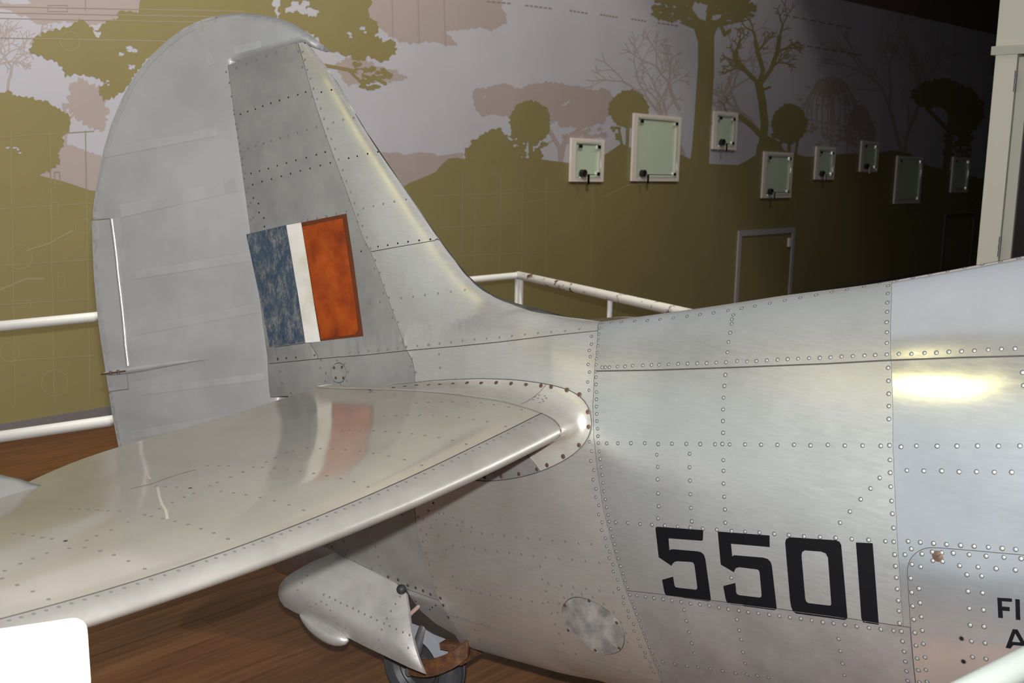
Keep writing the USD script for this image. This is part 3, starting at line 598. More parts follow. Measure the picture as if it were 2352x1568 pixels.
pm = rc + (rb - rc) * .60; part(rl, "post", tube([at_xy(pm, 0), at_xy(pm, RH - .02)], .018, 14), RAILPAINT_SMOOTH)
part(rl, "post", tube([at_xy(ra - rd * 2.2, 0), at_xy(ra - rd * 2.2, RH)], .026, 14), RAILPAINT_SMOOTH)
part(rl, "post", tube([at_xy(fb, 0), at_xy(fb, RH)], .026, 14), RAILPAINT_SMOOTH)

# ------------------------------------------------------------------ the aeroplane
PLANE = thing("aeroplane", "bare metal propeller fighter with a blue, white and red fin flash and the number 5501", "aeroplane", (AO[0], AO[1], 0))

# inner dark shell (seen only through the joints) and the port skin
def grid_skin(s0, s1, ns, nt, side, off, t0=0.0, t1=1.0):
    s, t = np.meshgrid(np.linspace(s0, s1, ns), np.linspace(t0, t1, nt), indexing="ij"); p, n = surf(s, t, side)
    V = (p + n * off).reshape(-1, 3); i = np.arange(ns * nt).reshape(ns, nt); F = np.vstack([np.stack([i[:-1, :-1].ravel(), i[1:, :-1].ravel(), i[1:, 1:].ravel()], 1), np.stack([i[:-1, :-1].ravel(), i[1:, 1:].ravel(), i[:-1, 1:].ravel()], 1)])
    m = trimesh.Trimesh(V, F, process=False)
    if (m.face_normals * n.reshape(-1, 3)[F[:, 0]]).sum() < 0: m.invert()
    return m
S_CUT, Z_CUT = -1.10, .487
_tc = float(z_tau(np.array(-1.2), np.array(Z_CUT)))
part(PLANE, "inner_shell", cat([grid_skin(S_CUT, S_FWD, 150, 50, -1, -.0045, 0, .965), grid_skin(S_END + .004, S_CUT, 24, 40, -1, -.0045, _tc, .985)]), LINER, smooth=True)
part(PLANE, "port_skin", cat([grid_skin(S_CUT, S_FWD, 150, 60, 1, 0.0), grid_skin(S_END, S_CUT, 24, 50, 1, 0.0, _tc, 1.0)]), AL_MID, smooth=True)

# skin joints, traced from the photo onto the skin
def seam(px): return cast(densify(px, 25))
def chaikin_open(p):
    p = np.asarray(p, float)
    for _ in range(2):
        a, q = p[:-1], p[1:]; r = np.empty((2 * len(a), 2)); r[0::2] = .75 * a + .25 * q; r[1::2] = .25 * a + .75 * q; p = np.vstack([p[:1], r, p[-1:]])
    return p
def S(*a): return np.array(a, float)
s248 = seam([(1376, 742), (1372, 790), (1366, 851), (1362, 930), (1364, 1000), (1371, 1070), (1386, 1170), (1412, 1270), (1437, 1355), (1475, 1450), (1505, 1530), (1524, 1575)])
s248 = np.vstack([[s248[0, 0] - .002, z_top(s248[0, 0]) + .05], s248, [s248[-1, 0] + .06, -.43], [s248[-1, 0] + .09, -.6]])
longeron = seam([(1367, 851), (1500, 849), (1700, 842), (1900, 834), (2045, 826), (2200, 820), (2352, 816)]); longeron = np.vstack([longeron[:1] - [.02, 0], longeron, [S_FWD + .1, longeron[-1, 1] + .01]])
lower = seam([(1437, 1355), (1560, 1369), (1700, 1386), (1900, 1412), (2091, 1440)]); lower = np.vstack([lower[:1] - [.02, 0], lower, lower[-1:] + [.006, -.001]])
hatch = cast(densify(chaikin_open([(2103, 1568), (2096, 1500), (2091, 1440), (2085, 1340), (2083, 1305), (2090, 1283), (2104, 1268), (2122, 1259), (2140, 1256), (2240, 1264), (2352, 1274)]), 12))
hatch = np.vstack([[hatch[0, 0] + .01, -.6], hatch, [S_FWD + .1, hatch[-1, 1] - .02]])
finline = seam([(1368, 760), (1280, 769), (1150, 785), (1050, 795), (935, 805), (840, 815), (740, 823), (640, 833)]); finline = np.vstack([finline[:1] + [.02, 0], finline, [S_END - .05, finline[-1, 1]]])
finseam = seam(chaikin_open([(685, 101), (695, 133), (717, 217), (749, 313), (783, 403), (818, 500), (833, 545), (852, 578), (883, 663), (917, 757), (933, 805), (947, 827), (953, 857), (952, 874)]))
finseam = np.vstack([[finseam[0, 0] - .005, 1.8], finseam])
tail_v = seam([(952, 1165), (960, 1228), (990, 1327), (1008, 1378), (1032, 1416), (1052, 1448)]); 
tail_v = np.vstack([finseam[-1:], [(finseam[-1, 0] + tail_v[0, 0]) / 2, (finseam[-1, 1] + tail_v[0, 1]) / 2], tail_v, tail_v[-1:] + [.012, -.012], [tail_v[-1, 0] + .07, -.6]])
fin_cross = seam([(852, 578), (930, 564), (1009, 551)]); fin_cross = np.vstack([fin_cross[:1] - [.01, 0], fin_cross, [fin_cross[-1, 0] + .08, fin_cross[-1, 1] + .012]])
belly = seam([(1029, 1412), (1090, 1430), (1160, 1451), (1250, 1480), (1338, 1507), (1420, 1533), (1500, 1557)]); belly = np.vstack([belly[:1] - [.01, 0], belly, belly[-1:] + [.04, -.005]])
well = seam([(760, 1263), (850, 1308), (933, 1352), (1008, 1379)]); well = np.vstack([[S_END - .05, well[0, 1] + .06], well, well[-1:] + [.004, -.002]])
well2 = seam([(933, 1354), (945, 1375), (965, 1402), (1000, 1432), (1045, 1458)]); well2 = np.vstack([well2[:1] + [-.010, .025], well2, [well2[-1, 0] + .02, -.6]])
patch = seam([(640, 833), (631, 797), (712, 786), (731, 823)]); patch = np.vstack([patch[:1] - [0, .02], patch, patch[-1:] - [0, .02]])
frame_joint = seam([(2049, 652), (2046, 740), (2046, 815), (2049, 875), (2051, 960), (2051, 1022), (2054, 1100), (2059, 1200), (2064, 1290), (2070, 1380), (2075, 1438)]); frame_joint = np.vstack([[frame_joint[0, 0] + .004, .9], frame_joint, frame_joint[-1:] + [.002, -.012]])
def chaikin(p, n=2, closed=True):
    p = np.asarray(p, float)
    for _ in range(n):
        q = np.roll(p, -1, 0) if closed else p[1:]; a = p if closed else p[:-1]; r = np.empty((2 * len(a), 2)); r[0::2] = .75 * a + .25 * q; r[1::2] = .25 * a + .75 * q
        p = r if closed else np.vstack([p[:1], r, p[-1:]])
    return p
def ellipse_px(pts):
    pts = chaikin(pts)
    q = cast(densify(np.vstack([pts, pts[:1]]), 6)); return q
oval = ellipse_px(np.array([(1289, 1395), (1306, 1374), (1331, 1369), (1373, 1385), (1410, 1411), (1432, 1443), (1436, 1470), (1427, 1494), (1405, 1503), (1381, 1503), (1347, 1486), (1315, 1457), (1293, 1425)], float))
th = np.linspace(0, 2 * np.pi, 25)[:-1]; port_plate = ellipse_px(np.stack([778 + 17.5 * np.cos(th), 856 + 23 * np.sin(th)], 1))
dom = Polygon(list(zip(np.linspace(S_END, S_FWD, 200), z_bot(np.linspace(S_END, S_FWD, 200)) - .02)) + list(zip(np.linspace(S_FWD, S_END, 200), z_top(np.linspace(S_FWD, S_END, 200)) + .02)))
net = unary_union([LineString(x) for x in (s248, longeron, lower, hatch, finline, finseam, tail_v, fin_cross, belly, well, well2, patch, oval, port_plate, frame_joint)] + [dom.exterior, shapely.box(S_END - .05, .30, S_CUT, Z_CUT).exterior])
faces = [f for f in polygonize(net) if f.area > 3e-4 and dom.buffer(.001).contains(f.representative_point())]
def zb_dom(e): 
    ss = np.linspace(S_END, S_FWD, 200); return Polygon(list(zip(ss, z_bot(ss) + e)) + list(zip(ss[::-1], z_top(ss[::-1]) - e)))
trim_dom = zb_dom(1e-5)
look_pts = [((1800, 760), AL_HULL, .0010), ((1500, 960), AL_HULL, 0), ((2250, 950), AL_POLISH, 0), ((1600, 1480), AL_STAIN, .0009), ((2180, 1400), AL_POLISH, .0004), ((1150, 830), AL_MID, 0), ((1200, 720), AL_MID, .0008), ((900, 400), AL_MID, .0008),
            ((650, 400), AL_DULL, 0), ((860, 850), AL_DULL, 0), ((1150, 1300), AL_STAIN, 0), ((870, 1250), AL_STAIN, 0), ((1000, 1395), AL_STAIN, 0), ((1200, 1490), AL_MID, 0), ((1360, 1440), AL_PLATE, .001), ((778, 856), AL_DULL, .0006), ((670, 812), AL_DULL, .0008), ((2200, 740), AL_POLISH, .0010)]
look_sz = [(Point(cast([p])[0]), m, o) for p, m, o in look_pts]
drop_pt = [Point(-.80, -.317), Point(-1.1, -.22), Point(-1.2, .42), Point(-1.3, .42)]
def panel(poly, name, m, off=0.0, step=.02, gap=.0011, **kw):
    poly = poly.buffer(-gap).intersection(trim_dom)
    for p in polys_of(poly):
        if p.area < 2e-5: continue
        f = lambda r: [(a, z_tau(a, b)) for a, b in densify(np.array(r.coords), .014)]
        q = Polygon(f(p.exterior), [f(i) for i in p.interiors])
        if not q.is_valid: q = q.buffer(0)
        for qq in polys_of(q):
            P, T, L = triangulate(qq, step * .62, .013)
            pos, n = surf(P[:, 0], P[:, 1]); part(PLANE, name, skin(P, T, L, pos, n, off, .004), m, smooth=35, **kw)
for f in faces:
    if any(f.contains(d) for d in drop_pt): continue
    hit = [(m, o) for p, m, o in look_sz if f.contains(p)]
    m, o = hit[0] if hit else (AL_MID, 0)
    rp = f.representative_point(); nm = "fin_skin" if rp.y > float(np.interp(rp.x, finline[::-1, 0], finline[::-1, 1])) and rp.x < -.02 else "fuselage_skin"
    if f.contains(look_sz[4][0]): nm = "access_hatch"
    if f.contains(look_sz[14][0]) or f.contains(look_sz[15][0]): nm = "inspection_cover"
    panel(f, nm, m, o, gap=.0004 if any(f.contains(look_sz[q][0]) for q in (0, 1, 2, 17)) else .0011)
def skin_line(sz, wd, off):
    sz = sz[(sz[:, 0] < S_FWD - .01)]; p, n_ = surf(sz[:, 0], z_tau(sz[:, 0], sz[:, 1])); t = np.gradient(p, axis=0); b = np.cross(t, n_); b /= np.linalg.norm(b, axis=1, keepdims=True); k = len(p)
    V = np.vstack([p + b * wd / 2 + n_ * off, p - b * wd / 2 + n_ * off]); part(PLANE, "panel_joint", trimesh.Trimesh(V, [[i, i + 1, k + i + 1] for i in range(k - 1)] + [[i, k + i + 1, k + i] for i in range(k - 1)], process=False), LINER, smooth=False)
_lg = longeron[1:-1] - [0, .0016]; skin_line(np.vstack([_lg, [[x, _lg[-1, 1]] for x in np.linspace(_lg[-1, 0] + .03, S_FWD - .02, 12)]]), .0026, .0013)
# closing rib on top of the fin
ss = np.linspace(S_END, -.985, 24); zz = z_top(ss) - .0005; hh = half_width(ss, zz)
V = np.vstack([air(ss, -hh, zz), air(ss, hh, zz)]); n = len(ss); F = [[i, i + 1, n + i + 1] for i in range(n - 1)] + [[i, n + i + 1, n + i] for i in range(n - 1)]
part(PLANE, "fin_top_rib", trimesh.Trimesh(V, F, process=False), AL_DULL, smooth=False)
ss = np.full(40, S_END); tt = np.linspace(_tc, 1, 40); p1, _ = surf(ss, tt, -1); p2, _ = surf(ss, tt, 1); n = 40
part(PLANE, "rear_spar", trimesh.Trimesh(np.vstack([p1, p2]), [[i, i + 1, n + i + 1] for i in range(n - 1)] + [[i, n + i + 1, n + i] for i in range(n - 1)], process=False), AL_DULL, smooth=False)

# painted areas and lettering on the skin
def decal(px, name, m, holes=(), off=.0009, label=None, step=.015):
    ring_ = lambda q: [tuple(x) for x in cast(densify(np.vstack([q, q[:1]]), 7))[:-1]]
    p = Polygon(ring_(np.array(px, float)), [ring_(np.array(h, float)) for h in holes])
    if not p.is_valid: p = p.buffer(0)
    for q in polys_of(p):
        f = lambda r: [(a, z_tau(a, b)) for a, b in np.array(r.coords)]
        qq = Polygon(f(q.exterior), [f(i) for i in q.interiors]).buffer(0)
        for g in polys_of(qq):
            P, T, L = triangulate(g, step * .62, .008); pos, n = surf(P[:, 0], P[:, 1]); part(PLANE, name, skin(P, T, L, pos, n, off, .0005), m, smooth=True, label=label)
decal([(566, 538), (660, 516), (668, 570), (685, 670), (703, 785), (620, 797), (600, 700)], "fin_flash_stripe", BLUE_PAINT, off=.0006, label="worn blue stripe of the fin flash")
decal([(658, 517), (692, 511), (705, 590), (722, 700), (736, 784), (702, 787), (684, 670)], "fin_flash_stripe", WHITE_PAINT, off=.0011, label="white stripe of the fin flash")
decal([(692, 511), (796, 490.5), (812, 600), (824, 690), (835, 772), (736, 783), (722, 700), (705, 590)], "fin_flash_stripe", RED_EDGE, label="dark border of the red fin flash stripe")
decal([(694, 521), (787, 501), (802, 600), (815, 690), (823, 755), (817, 767), (738, 778), (722, 690), (707, 590)], "fin_flash_stripe", RED_PAINT, off=.0012, label="rust red stripe of the fin flash")
Z6 = lambda pts: zoomed(pts, 3.1357, 1400, 950)
decal(Z6([(345, 813), (675, 837), (673, 905), (664, 914), (425, 896), (432, 985), (440, 977), (460, 975), (632, 990), (660, 997), (680, 1015), (690, 1045), (730, 1330), (728, 1344), (715, 1350), (425, 1310), (405, 1302), (395, 1280), (380, 1195), (458, 1172), (468, 1236), (476, 1248), (495, 1252), (620, 1266), (630, 1262), (633, 1248), (612, 1088), (604, 1072), (590, 1067), (490, 1061), (468, 1066), (454, 1080), (447, 1094), (356, 1032), (332, 830), (335, 817)]), "serial_digit", BLACKPAINT, label="first black digit 5")
decal(Z6([(780, 847), (1153, 876), (1154, 959), (875, 935), (884, 1027), (898, 1018), (915, 1019), (1108, 1035), (1140, 1045), (1162, 1068), (1170, 1095), (1204, 1392), (1201, 1408), (1186, 1413), (875, 1370), (848, 1358), (838, 1335), (820, 1240), (907, 1217), (913, 1286), (922, 1300), (940, 1306), (1083, 1322), (1094, 1317), (1097, 1303), (1082, 1140), (1076, 1125), (1062, 1119), (935, 1104), (912, 1110), (902, 1124), (897, 1140), (802, 1085)]), "serial_digit", BLACKPAINT, label="second black digit 5")
decal(Z6([(1298, 888), (1632, 910), (1658, 922), (1669, 945), (1714, 1462), (1709, 1478), (1693, 1483), (1345, 1437), (1322, 1420), (1308, 1385), (1300, 1330), (1266, 928), (1272, 902)]), "serial_digit", BLACKPAINT, holes=[Z6([(1408, 983), (1525, 992), (1558, 1005), (1574, 1035), (1598, 1368), (1594, 1378), (1582, 1380), (1432, 1362), (1418, 1352), (1410, 1330), (1383, 1020), (1388, 994)])], label="black digit 0")
decal(Z6([(1775, 926), (1895, 932), (1940, 1518), (1828, 1501), (1815, 1470)]), "serial_digit", BLACKPAINT, label="black digit 1")
Z7 = lambda pts: zoomed(pts, 3.752, 1752, 1150)
decal(Z7([(2022, 832), (2148, 840), (2148, 869), (2061, 863), (2064, 908), (2128, 913), (2129, 949), (2067, 944), (2071, 1009), (2031, 1005)]), "hatch_letter", BLACKPAINT, off=.0013, label="black letter F on the access hatch")
decal(Z7([(2177, 844), (2215, 848), (2221, 1026), (2182, 1022)]), "hatch_letter", BLACKPAINT, off=.0013, label="black letter I on the access hatch")
decal(Z7([(2155, 1103), (2196, 1106), (2300, 1290), (2262, 1288), (2240, 1248), (2160, 1240), (2137, 1270), (2094, 1264)]), "hatch_letter", BLACKPAINT, holes=[Z7([(2177, 1140), (2222, 1218), (2150, 1212)])], off=.0013, label="black letter A on the access hatch")

# ------------------------------------------------------------------ tailplanes (starboard seen, port mirrored)
TX = np.array([0, .005, .02, .05, .11, .23, .35, .45, .65, .84, 1.0, 1.25]) / 1.25
TYV = np.array([0, .02, .038, .053, .069, .083, .082, .077, .057, .033, .022, .002]); _ty = PchipInterpolator(np.sqrt(TX), TYV)
ST = dict(sL=-.0376, k=.0544, z0=.3647, an=.107, inc=.1635, tr=.7421, sH=-.9245, kH=.1402, c0=.0438, kt=.4893, k2=-.0065, a2=-.0537, y1=.8054, k3=.6755)
SPAN = 1.72
def c_hinge(y, side=-1):
    if side > 0: return ST["sL"] - ST["k"] * y + .93
    sLE = ST["sL"] - ST["k"] * y - ST["k2"] * y * y
    return sLE - (ST["sH"] - ST["kH"] * y + ST["k3"] * np.logaddexp(0, (y - ST["y1"]) * 12) / 12)
def stab_pos(u, y, side=-1):
    """u: signed square root of the distance behind the leading edge, + upper and - lower; y: span beyond the root"""
    u, y = np.broadcast_arrays(np.asarray(u, float), np.asarray(y, float)); c = u * u
    chord = 1.25 * (1 - .25 * y / 1.8); tip = np.clip((SPAN - y) / .16, 0, 1); tip = np.sqrt(np.clip(1 - (1 - tip) ** 2, 0, 1))
    t = np.sign(u) * ST["tr"] * _ty(np.sqrt(np.clip(c / chord, 0, 1))) * (1 - ST["kt"] * np.clip(y, -.2, 2) / 1.8) * tip
    s = ST["sL"] - ST["k"] * y - ST["k2"] * y * y - c; z = ST["z0"] + side * (ST["an"] * y + ST["a2"] * y * y) + ST["inc"] * c + t
    w = .0012 * (meshkit.fbm(np.stack([s * 6, y * 6, s * 0], -1), 2, 9) - .5) * np.clip(np.abs(u) / .3, 0, 1) * np.sign(u)
    return air(s, side * (y + .2), z + w)
def stab_surf(P, side=-1):
    u, y = P[:, 0], P[:, 1]; e = .003
    du = stab_pos(u + e, y, side) - stab_pos(u - e, y, side); dv = stab_pos(u, np.minimum(y + e, SPAN - 1e-4), side) - stab_pos(u, y - e, side); n = np.cross(du, dv); n /= np.maximum(np.linalg.norm(n, axis=-1, keepdims=True), 1e-12)
    if side > 0: n = -n
    ctr = stab_pos(u * 0 + .3, y, side) * .5 + stab_pos(u * 0 - .3, y, side) * .5
    if np.median(np.einsum("ij,ij->i", n, stab_pos(u, y, side) - ctr)) < 0: n = -n
    return stab_pos(u, y, side), n
def cast_stab(px, upper=True):
    """photo point -> (u, y) on the starboard tailplane"""
    from scipy.optimize import least_squares
    out = []
    for p in np.atleast_2d(np.asarray(px, float)):
        d = ray(p); best = None
        for y0 in (.1, .5, .9, 1.3):
            f = lambda q: np.cross(stab_pos(q[0], q[1]) - CAM, d)
            r = least_squares(f, [.5, y0], bounds=([.0, -.3], [1.1, SPAN - .001]), max_nfev=60)
            if best is None or r.cost < best.cost - 1e-9: best = r
        out.append(best.x)
    return np.array(out)
seam_px = [(1243, 951), (1150, 995), (1060, 1042), (940, 1098), (830, 1146), (660, 1213), (500, 1274), (300, 1340), (100, 1396), (0, 1423)]
sq = cast_stab(seam_px); o_ = np.argsort(sq[:, 1]); _su = np.poly1d(np.polyfit(sq[o_, 1], sq[o_, 0], 3))
u_seam = lambda y: np.clip(_su(np.clip(y, sq[:, 1].min(), sq[:, 1].max())), .12, .4)
ys = np.linspace(.025, SPAN - .0003, 56); us = u_seam(ys); uh = np.sqrt(c_hinge(ys))
GROOVES = []
def stab_panels(side):
    uh = np.sqrt(c_hinge(ys, side))
    main = Polygon(list(zip(us + .007, ys)) + list(zip(uh[::-1], ys[::-1])))
    lead = Polygon(list(zip(us - .0, ys)) + list(zip(us[::-1] * 0 - .30, ys[::-1])))
    under = Polygon(list(zip(us * 0 - .304, ys)) + list(zip(-uh[::-1], ys[::-1])))
    for nm, p, m, st in (("tailplane_skin", main, AL_STAB, .028), ("tailplane_leading_edge", lead, AL_EDGE, .016), ("tailplane_underside", under, AL_STAIN, .05)):
        P, T, L = triangulate(p, st, .02); pos, n = stab_surf(P, side); part(PLANE, nm, skin(P, T, L, pos, n, .0006 if nm == "tailplane_leading_edge" else 0, .004), m, smooth=True if side > 0 else 35)
    a = stab_pos(uh, ys, side); b = stab_pos(-uh, ys, side); n = len(ys)
    part(PLANE, "tailplane_rear_spar", trimesh.Trimesh(np.vstack([a, b]), [[i, i + 1, n + i + 1] for i in range(n - 1)] + [[i, n + i + 1, n + i] for i in range(n - 1)], process=False), AL_DULL, smooth=False)
    # dark inner web under the seam
    q = np.stack([np.repeat(us, 2) + np.tile([-.03, .03], len(us)), np.repeat(ys, 2)], 1); pos, nn = stab_surf(q, side); pos = pos - nn * .004; n = len(us)
    part(PLANE, "tailplane_seam_backing", trimesh.Trimesh(pos, [[2 * i, 2 * i + 1, 2 * i + 3] for i in range(n - 1)] + [[2 * i, 2 * i + 3, 2 * i + 2] for i in range(n - 1)], process=False), LINER, smooth=False)
    if side < 0:
        pj_, nj_ = stab_surf(np.stack([us + .0035, ys], 1)); GROOVES.append((pj_ + nj_ * .0005, nj_))
    # drooped elevator
    yy = np.linspace(.07, SPAN - .03, 24); ch = c_hinge(yy, side); dr = math.radians(22); E = []
    for w, th_ in ((-.02, .0), (0, .019), (.1, .017), (.38, .001)):
        for sg in ((1, -1) if th_ > 0 else (0,)):
            s = ST["sL"] - ST["k"] * yy - ST["k2"] * yy * yy - ch - .022 - w * math.cos(dr - .16); z = ST["z0"] - .012 + side * (ST["an"] * yy + ST["a2"] * yy * yy) + ST["inc"] * ch - w * math.sin(dr - .16) + sg * th_ * (1 - .4 * yy / 1.8) - .003
            E.append(air(s, side * (yy + .2), z))
    rings = [E[0], E[1], E[3], E[5], E[6], E[4], E[2]]; nr, n = len(rings), len(yy); V = np.vstack(rings); F = []
    for r in range(nr):
        r2 = (r + 1) % nr
        for i in range(n - 1): F += [[r * n + i, r2 * n + i, r2 * n + i + 1], [r * n + i, r2 * n + i + 1, r * n + i + 1]]
    for i in range(1, nr - 1): F += [[0, i * n, (i + 1) * n], [n - 1, (i + 1) * n + n - 1, i * n + n - 1]]
    em = trimesh.Trimesh(V, F, process=False); em.fix_normals(); part(PLANE, "elevator", em, AL_STAB, smooth=30)
stab_panels(-1); stab_panels(1)
# raised nose of the starboard elevator balance horn
hA = stab_pos(*cast_stab([(104, 1113)])[0]); hB, hC = stab_pos(*cast_stab([(0, 1141)])[0]), stab_pos(*cast_stab([(60, 1121)])[0])
rg = on_plane(np.array([(0, 1085), (52, 1097), (-60, 1070)], float), hB, FX * .8 + FZ * .2); dn = FZ * .05
pts = [hA, hB, hC, rg[0], rg[1], rg[2], hB + (hB - hC) * .6, rg[0] - FX * .08 - dn, rg[2] - FX * .08 - dn, hA - dn * .4, rg[1] - FX * .05 - dn]
hm_ = trimesh.convex.convex_hull(np.array(pts)); hv = np.array(hm_.vertices); hc = hv.mean(0); hs = trimesh.Trimesh(*trimesh.remesh.subdivide(*trimesh.remesh.subdivide(hv, hm_.faces))); trimesh.smoothing.filter_taubin(hs, iterations=6); part(PLANE, "elevator_horn", hs, AL_DULL, smooth=True)

# ------------------------------------------------------------------ fillet between tailplane and fuselage
def arc_resample(P, n):
    d = np.concatenate([[0], np.cumsum(np.linalg.norm(np.diff(P, axis=0), axis=1))]); t = np.linspace(0, d[-1], n); return np.stack([np.interp(t, d, P[:, k]) for k in range(P.shape[1])], 1)
fo_up = cast([(735, 912), (760, 904), (830, 893), (900, 883), (1000, 873), (1100, 869), (1180, 871), (1250, 880), (1300, 891), (1335, 907), (1355, 930), (1363, 962)])
fo_lo = np.vstack([cast([(1363, 962), (1361, 990), (1350, 1015), (1325, 1040), (1290, 1062), (1245, 1082), (1200, 1095), (1150, 1103), (1110, 1105)]), [(-.55, .215), (-.75, .25), (-.93, .32)]])
NU = 60
outer = np.vstack([arc_resample(fo_up, NU), arc_resample(fo_lo, NU)[1:]])
from scipy.ndimage import gaussian_filter1d
outer = np.stack([gaussian_filter1d(outer[:, k], 1.6, mode="nearest") for k in range(2)], 1)
ch0 = c_hinge(np.array(.03)); ui = np.concatenate([np.linspace(math.sqrt(ch0), 0, NU), np.linspace(0, -math.sqrt(ch0), NU)[1:]])
def arc_u(n, sg):
    q = np.linspace(math.sqrt(ch0), 0, 400); X = stab_pos(sg * q, q * 0 + .03); d = np.concatenate([[0], np.cumsum(np.linalg.norm(np.diff(X, axis=0), axis=1))]); return sg * np.interp(np.linspace(0, d[-1], n), d, q)
ui = np.concatenate([arc_u(NU, 1), arc_u(NU, -1)[::-1][1:]])
inner = stab_pos(ui, ui * 0 + .03) 
ia = to_air(inner); A, _n = surf(outer[:, 0], z_tau(outer[:, 0], outer[:, 1])); A = A + _n * .0025
Cc = air(ia[:, 0], -half_width(ia[:, 0], np.clip(ia[:, 2], z_bot(ia[:, 0]), None)) - .004, ia[:, 2])
w = np.linspace(0, 1, 13)[:, None, None]; G = (1 - w) ** 2 * A + 2 * w * (1 - w) * Cc + w ** 2 * inner; G = np.transpose(G, (1, 0, 2))
def strip(i0, i1, back=False):
    g = G[i0:i1 + 1]; n0, n1 = g.shape[:2]; i = np.arange(n0 * n1).reshape(n0, n1); F = np.vstack([np.stack([i[:-1, :-1].ravel(), i[1:, :-1].ravel(), i[1:, 1:].ravel()], 1), np.stack([i[:-1, :-1].ravel(), i[1:, 1:].ravel(), i[:-1, 1:].ravel()], 1)])
    m = trimesh.Trimesh(g.reshape(-1, 3), F, process=False)
    if (m.face_normals @ -FY).mean() < 0: m.invert()
    b = m.vertices - m.vertex_normals * .003
    e = [(i[k, 0], i[k + 1, 0]) for k in range(n0 - 1)] + [(i[k, -1], i[k + 1, -1]) for k in range(n0 - 1)] + [(i[0, k], i[0, k + 1]) for k in range(n1 - 1)] + [(i[-1, k], i[-1, k + 1]) for k in range(n1 - 1)]
    N = len(m.vertices); E = [[a, c, N + c] for a, c in e] + [[a, N + c, N + a] for a, c in e]
    return trimesh.Trimesh(np.vstack([m.vertices, b]), np.vstack([m.faces, E]), process=False)
def groove_later():
    for p, n_ in GROOVES: groove(p, n_, .0026)
ka = int(np.argmin(np.linalg.norm(np.array([( (lambda d: (IMW / 2 + FPX * (d @ RIGHT) / (d @ FWD), IMH / 2 - FPX * (d @ UP) / (d @ FWD)))(x - CAM)) for x in A[:NU]]) - [1256, 881], axis=1)))
kb = NU + int(np.argmin(np.linalg.norm(np.array([( (lambda d: (IMW / 2 + FPX * (d @ RIGHT) / (d @ FWD), IMH / 2 - FPX * (d @ UP) / (d @ FWD)))(x - CAM)) for x in A[NU:]]) - [1242, 1083], axis=1)))
FILLET = aluminium("aluminium_fillet", (.56, .54, .49), (.44, .42, .38), (.32, .38), .62, blotch=6)
part(PLANE, "tailplane_fillet", strip(0, ka), FILLET, smooth=60); part(PLANE, "tailplane_fillet", strip(ka, kb), FILLET, smooth=60, label="polished nose piece of the tailplane fillet"); part(PLANE, "tailplane_fillet", strip(kb, len(A) - 1), AL_STAIN, smooth=60)
def groove(pts3, nrm, wd, nm="panel_joint", m=LINER):
    """thin dark joint line lying on a surface"""
    pts3 = np.asarray(pts3); t = np.gradient(pts3, axis=0); b = np.cross(t, nrm); b /= np.linalg.norm(b, axis=1, keepdims=True); n = len(pts3)
    V = np.vstack([pts3 + b * wd / 2 + nrm * .0004, pts3 - b * wd / 2 + nrm * .0004]); return part(PLANE, nm, trimesh.Trimesh(V, [[i, i + 1, n + i + 1] for i in range(n - 1)] + [[i, n + i + 1, n + i] for i in range(n - 1)], process=False), m, smooth=False)
groove_later()
# tail cone under the rudder
ss = np.linspace(-1.05, -1.62, 14); an = np.linspace(0, 2 * np.pi, 25)[:-1]; V = []
for s in ss:
    zb_, zt_ = float(_zb(max(s, -1.7))), .04; wdt = np.interp(s, [-1.62, -1.33, -1.05], [.02, .062, .088]); f = np.interp(s, [-1.62, -1.5], [.25, 1])
    V.append(air(s, wdt * np.cos(an), (zb_ + zt_) / 2 + (zt_ - zb_) / 2 * f * np.sin(an)))
V = np.vstack(V); F = []
for r in range(len(ss) - 1):
    for j in range(24):
        k = (j + 1) % 24; F += [[r * 24 + j, (r + 1) * 24 + j, (r + 1) * 24 + k], [r * 24 + j, (r + 1) * 24 + k, r * 24 + k]]
c = (len(ss) - 1) * 24; F += [[c, c + j, c + j + 1] for j in range(1, 23)]
tc_ = trimesh.Trimesh(V, F, process=False); tc_.fix_normals(); part(PLANE, "tail_cone", tc_, AL_STAIN, smooth=40)

# ------------------------------------------------------------------ rudder, swung to starboard
DEL = math.radians(17); RO = AO - 1.376 * FX; AFT = -FX * math.cos(DEL) - FY * math.sin(DEL); RN = FX * math.sin(DEL) - FY * math.cos(DEL)   # RN points to starboard
def rud_rz(px):
    X = on_plane(np.atleast_2d(np.asarray(px, float)), RO + RN * .015, RN) - RO; return np.stack([X @ AFT, X @ FZ], -1)
top_te = rud_rz([(752, 117), (743, 106), (728, 95), (710, 80), (690, 65), (668, 52), (640, 41), (600, 32), (560, 28), (510, 31), (460, 44), (420, 62), (380, 90), (340, 128), (300, 177), (275, 225), (250, 285), (232, 345), (220, 410), (211, 460), (207, 505), (207, 560), (211, 640), (217, 710), (226, 780), (236, 845), (244, 895), (252, 950), (262, 1000), (270, 1040)])
zc_ = np.linspace(top_te[-1, 1], .10, 8)[1:]; te_low = np.stack([top_te[-1, 0] - (top_te[-1, 1] - zc_) * .12, zc_], 1)
outl = np.vstack([top_te, te_low, [(te_low[-1, 0] - .05, .075), (-.02, .07), (-.046, .09), (-.046, 1.668)], rud_rz([(690, 99)]), rud_rz([(745, 119)])])
RUD = Polygon(outl).buffer(0)
tab_px = [(206, 507), (249, 503), (262, 600), (275, 720), (287, 840), (292, 893), (246, 899), (236, 845), (226, 780), (217, 710), (211, 640), (207, 560)]
TAB = Polygon(rud_rz(tab_px)).buffer(0)
_bd = RUD.exterior
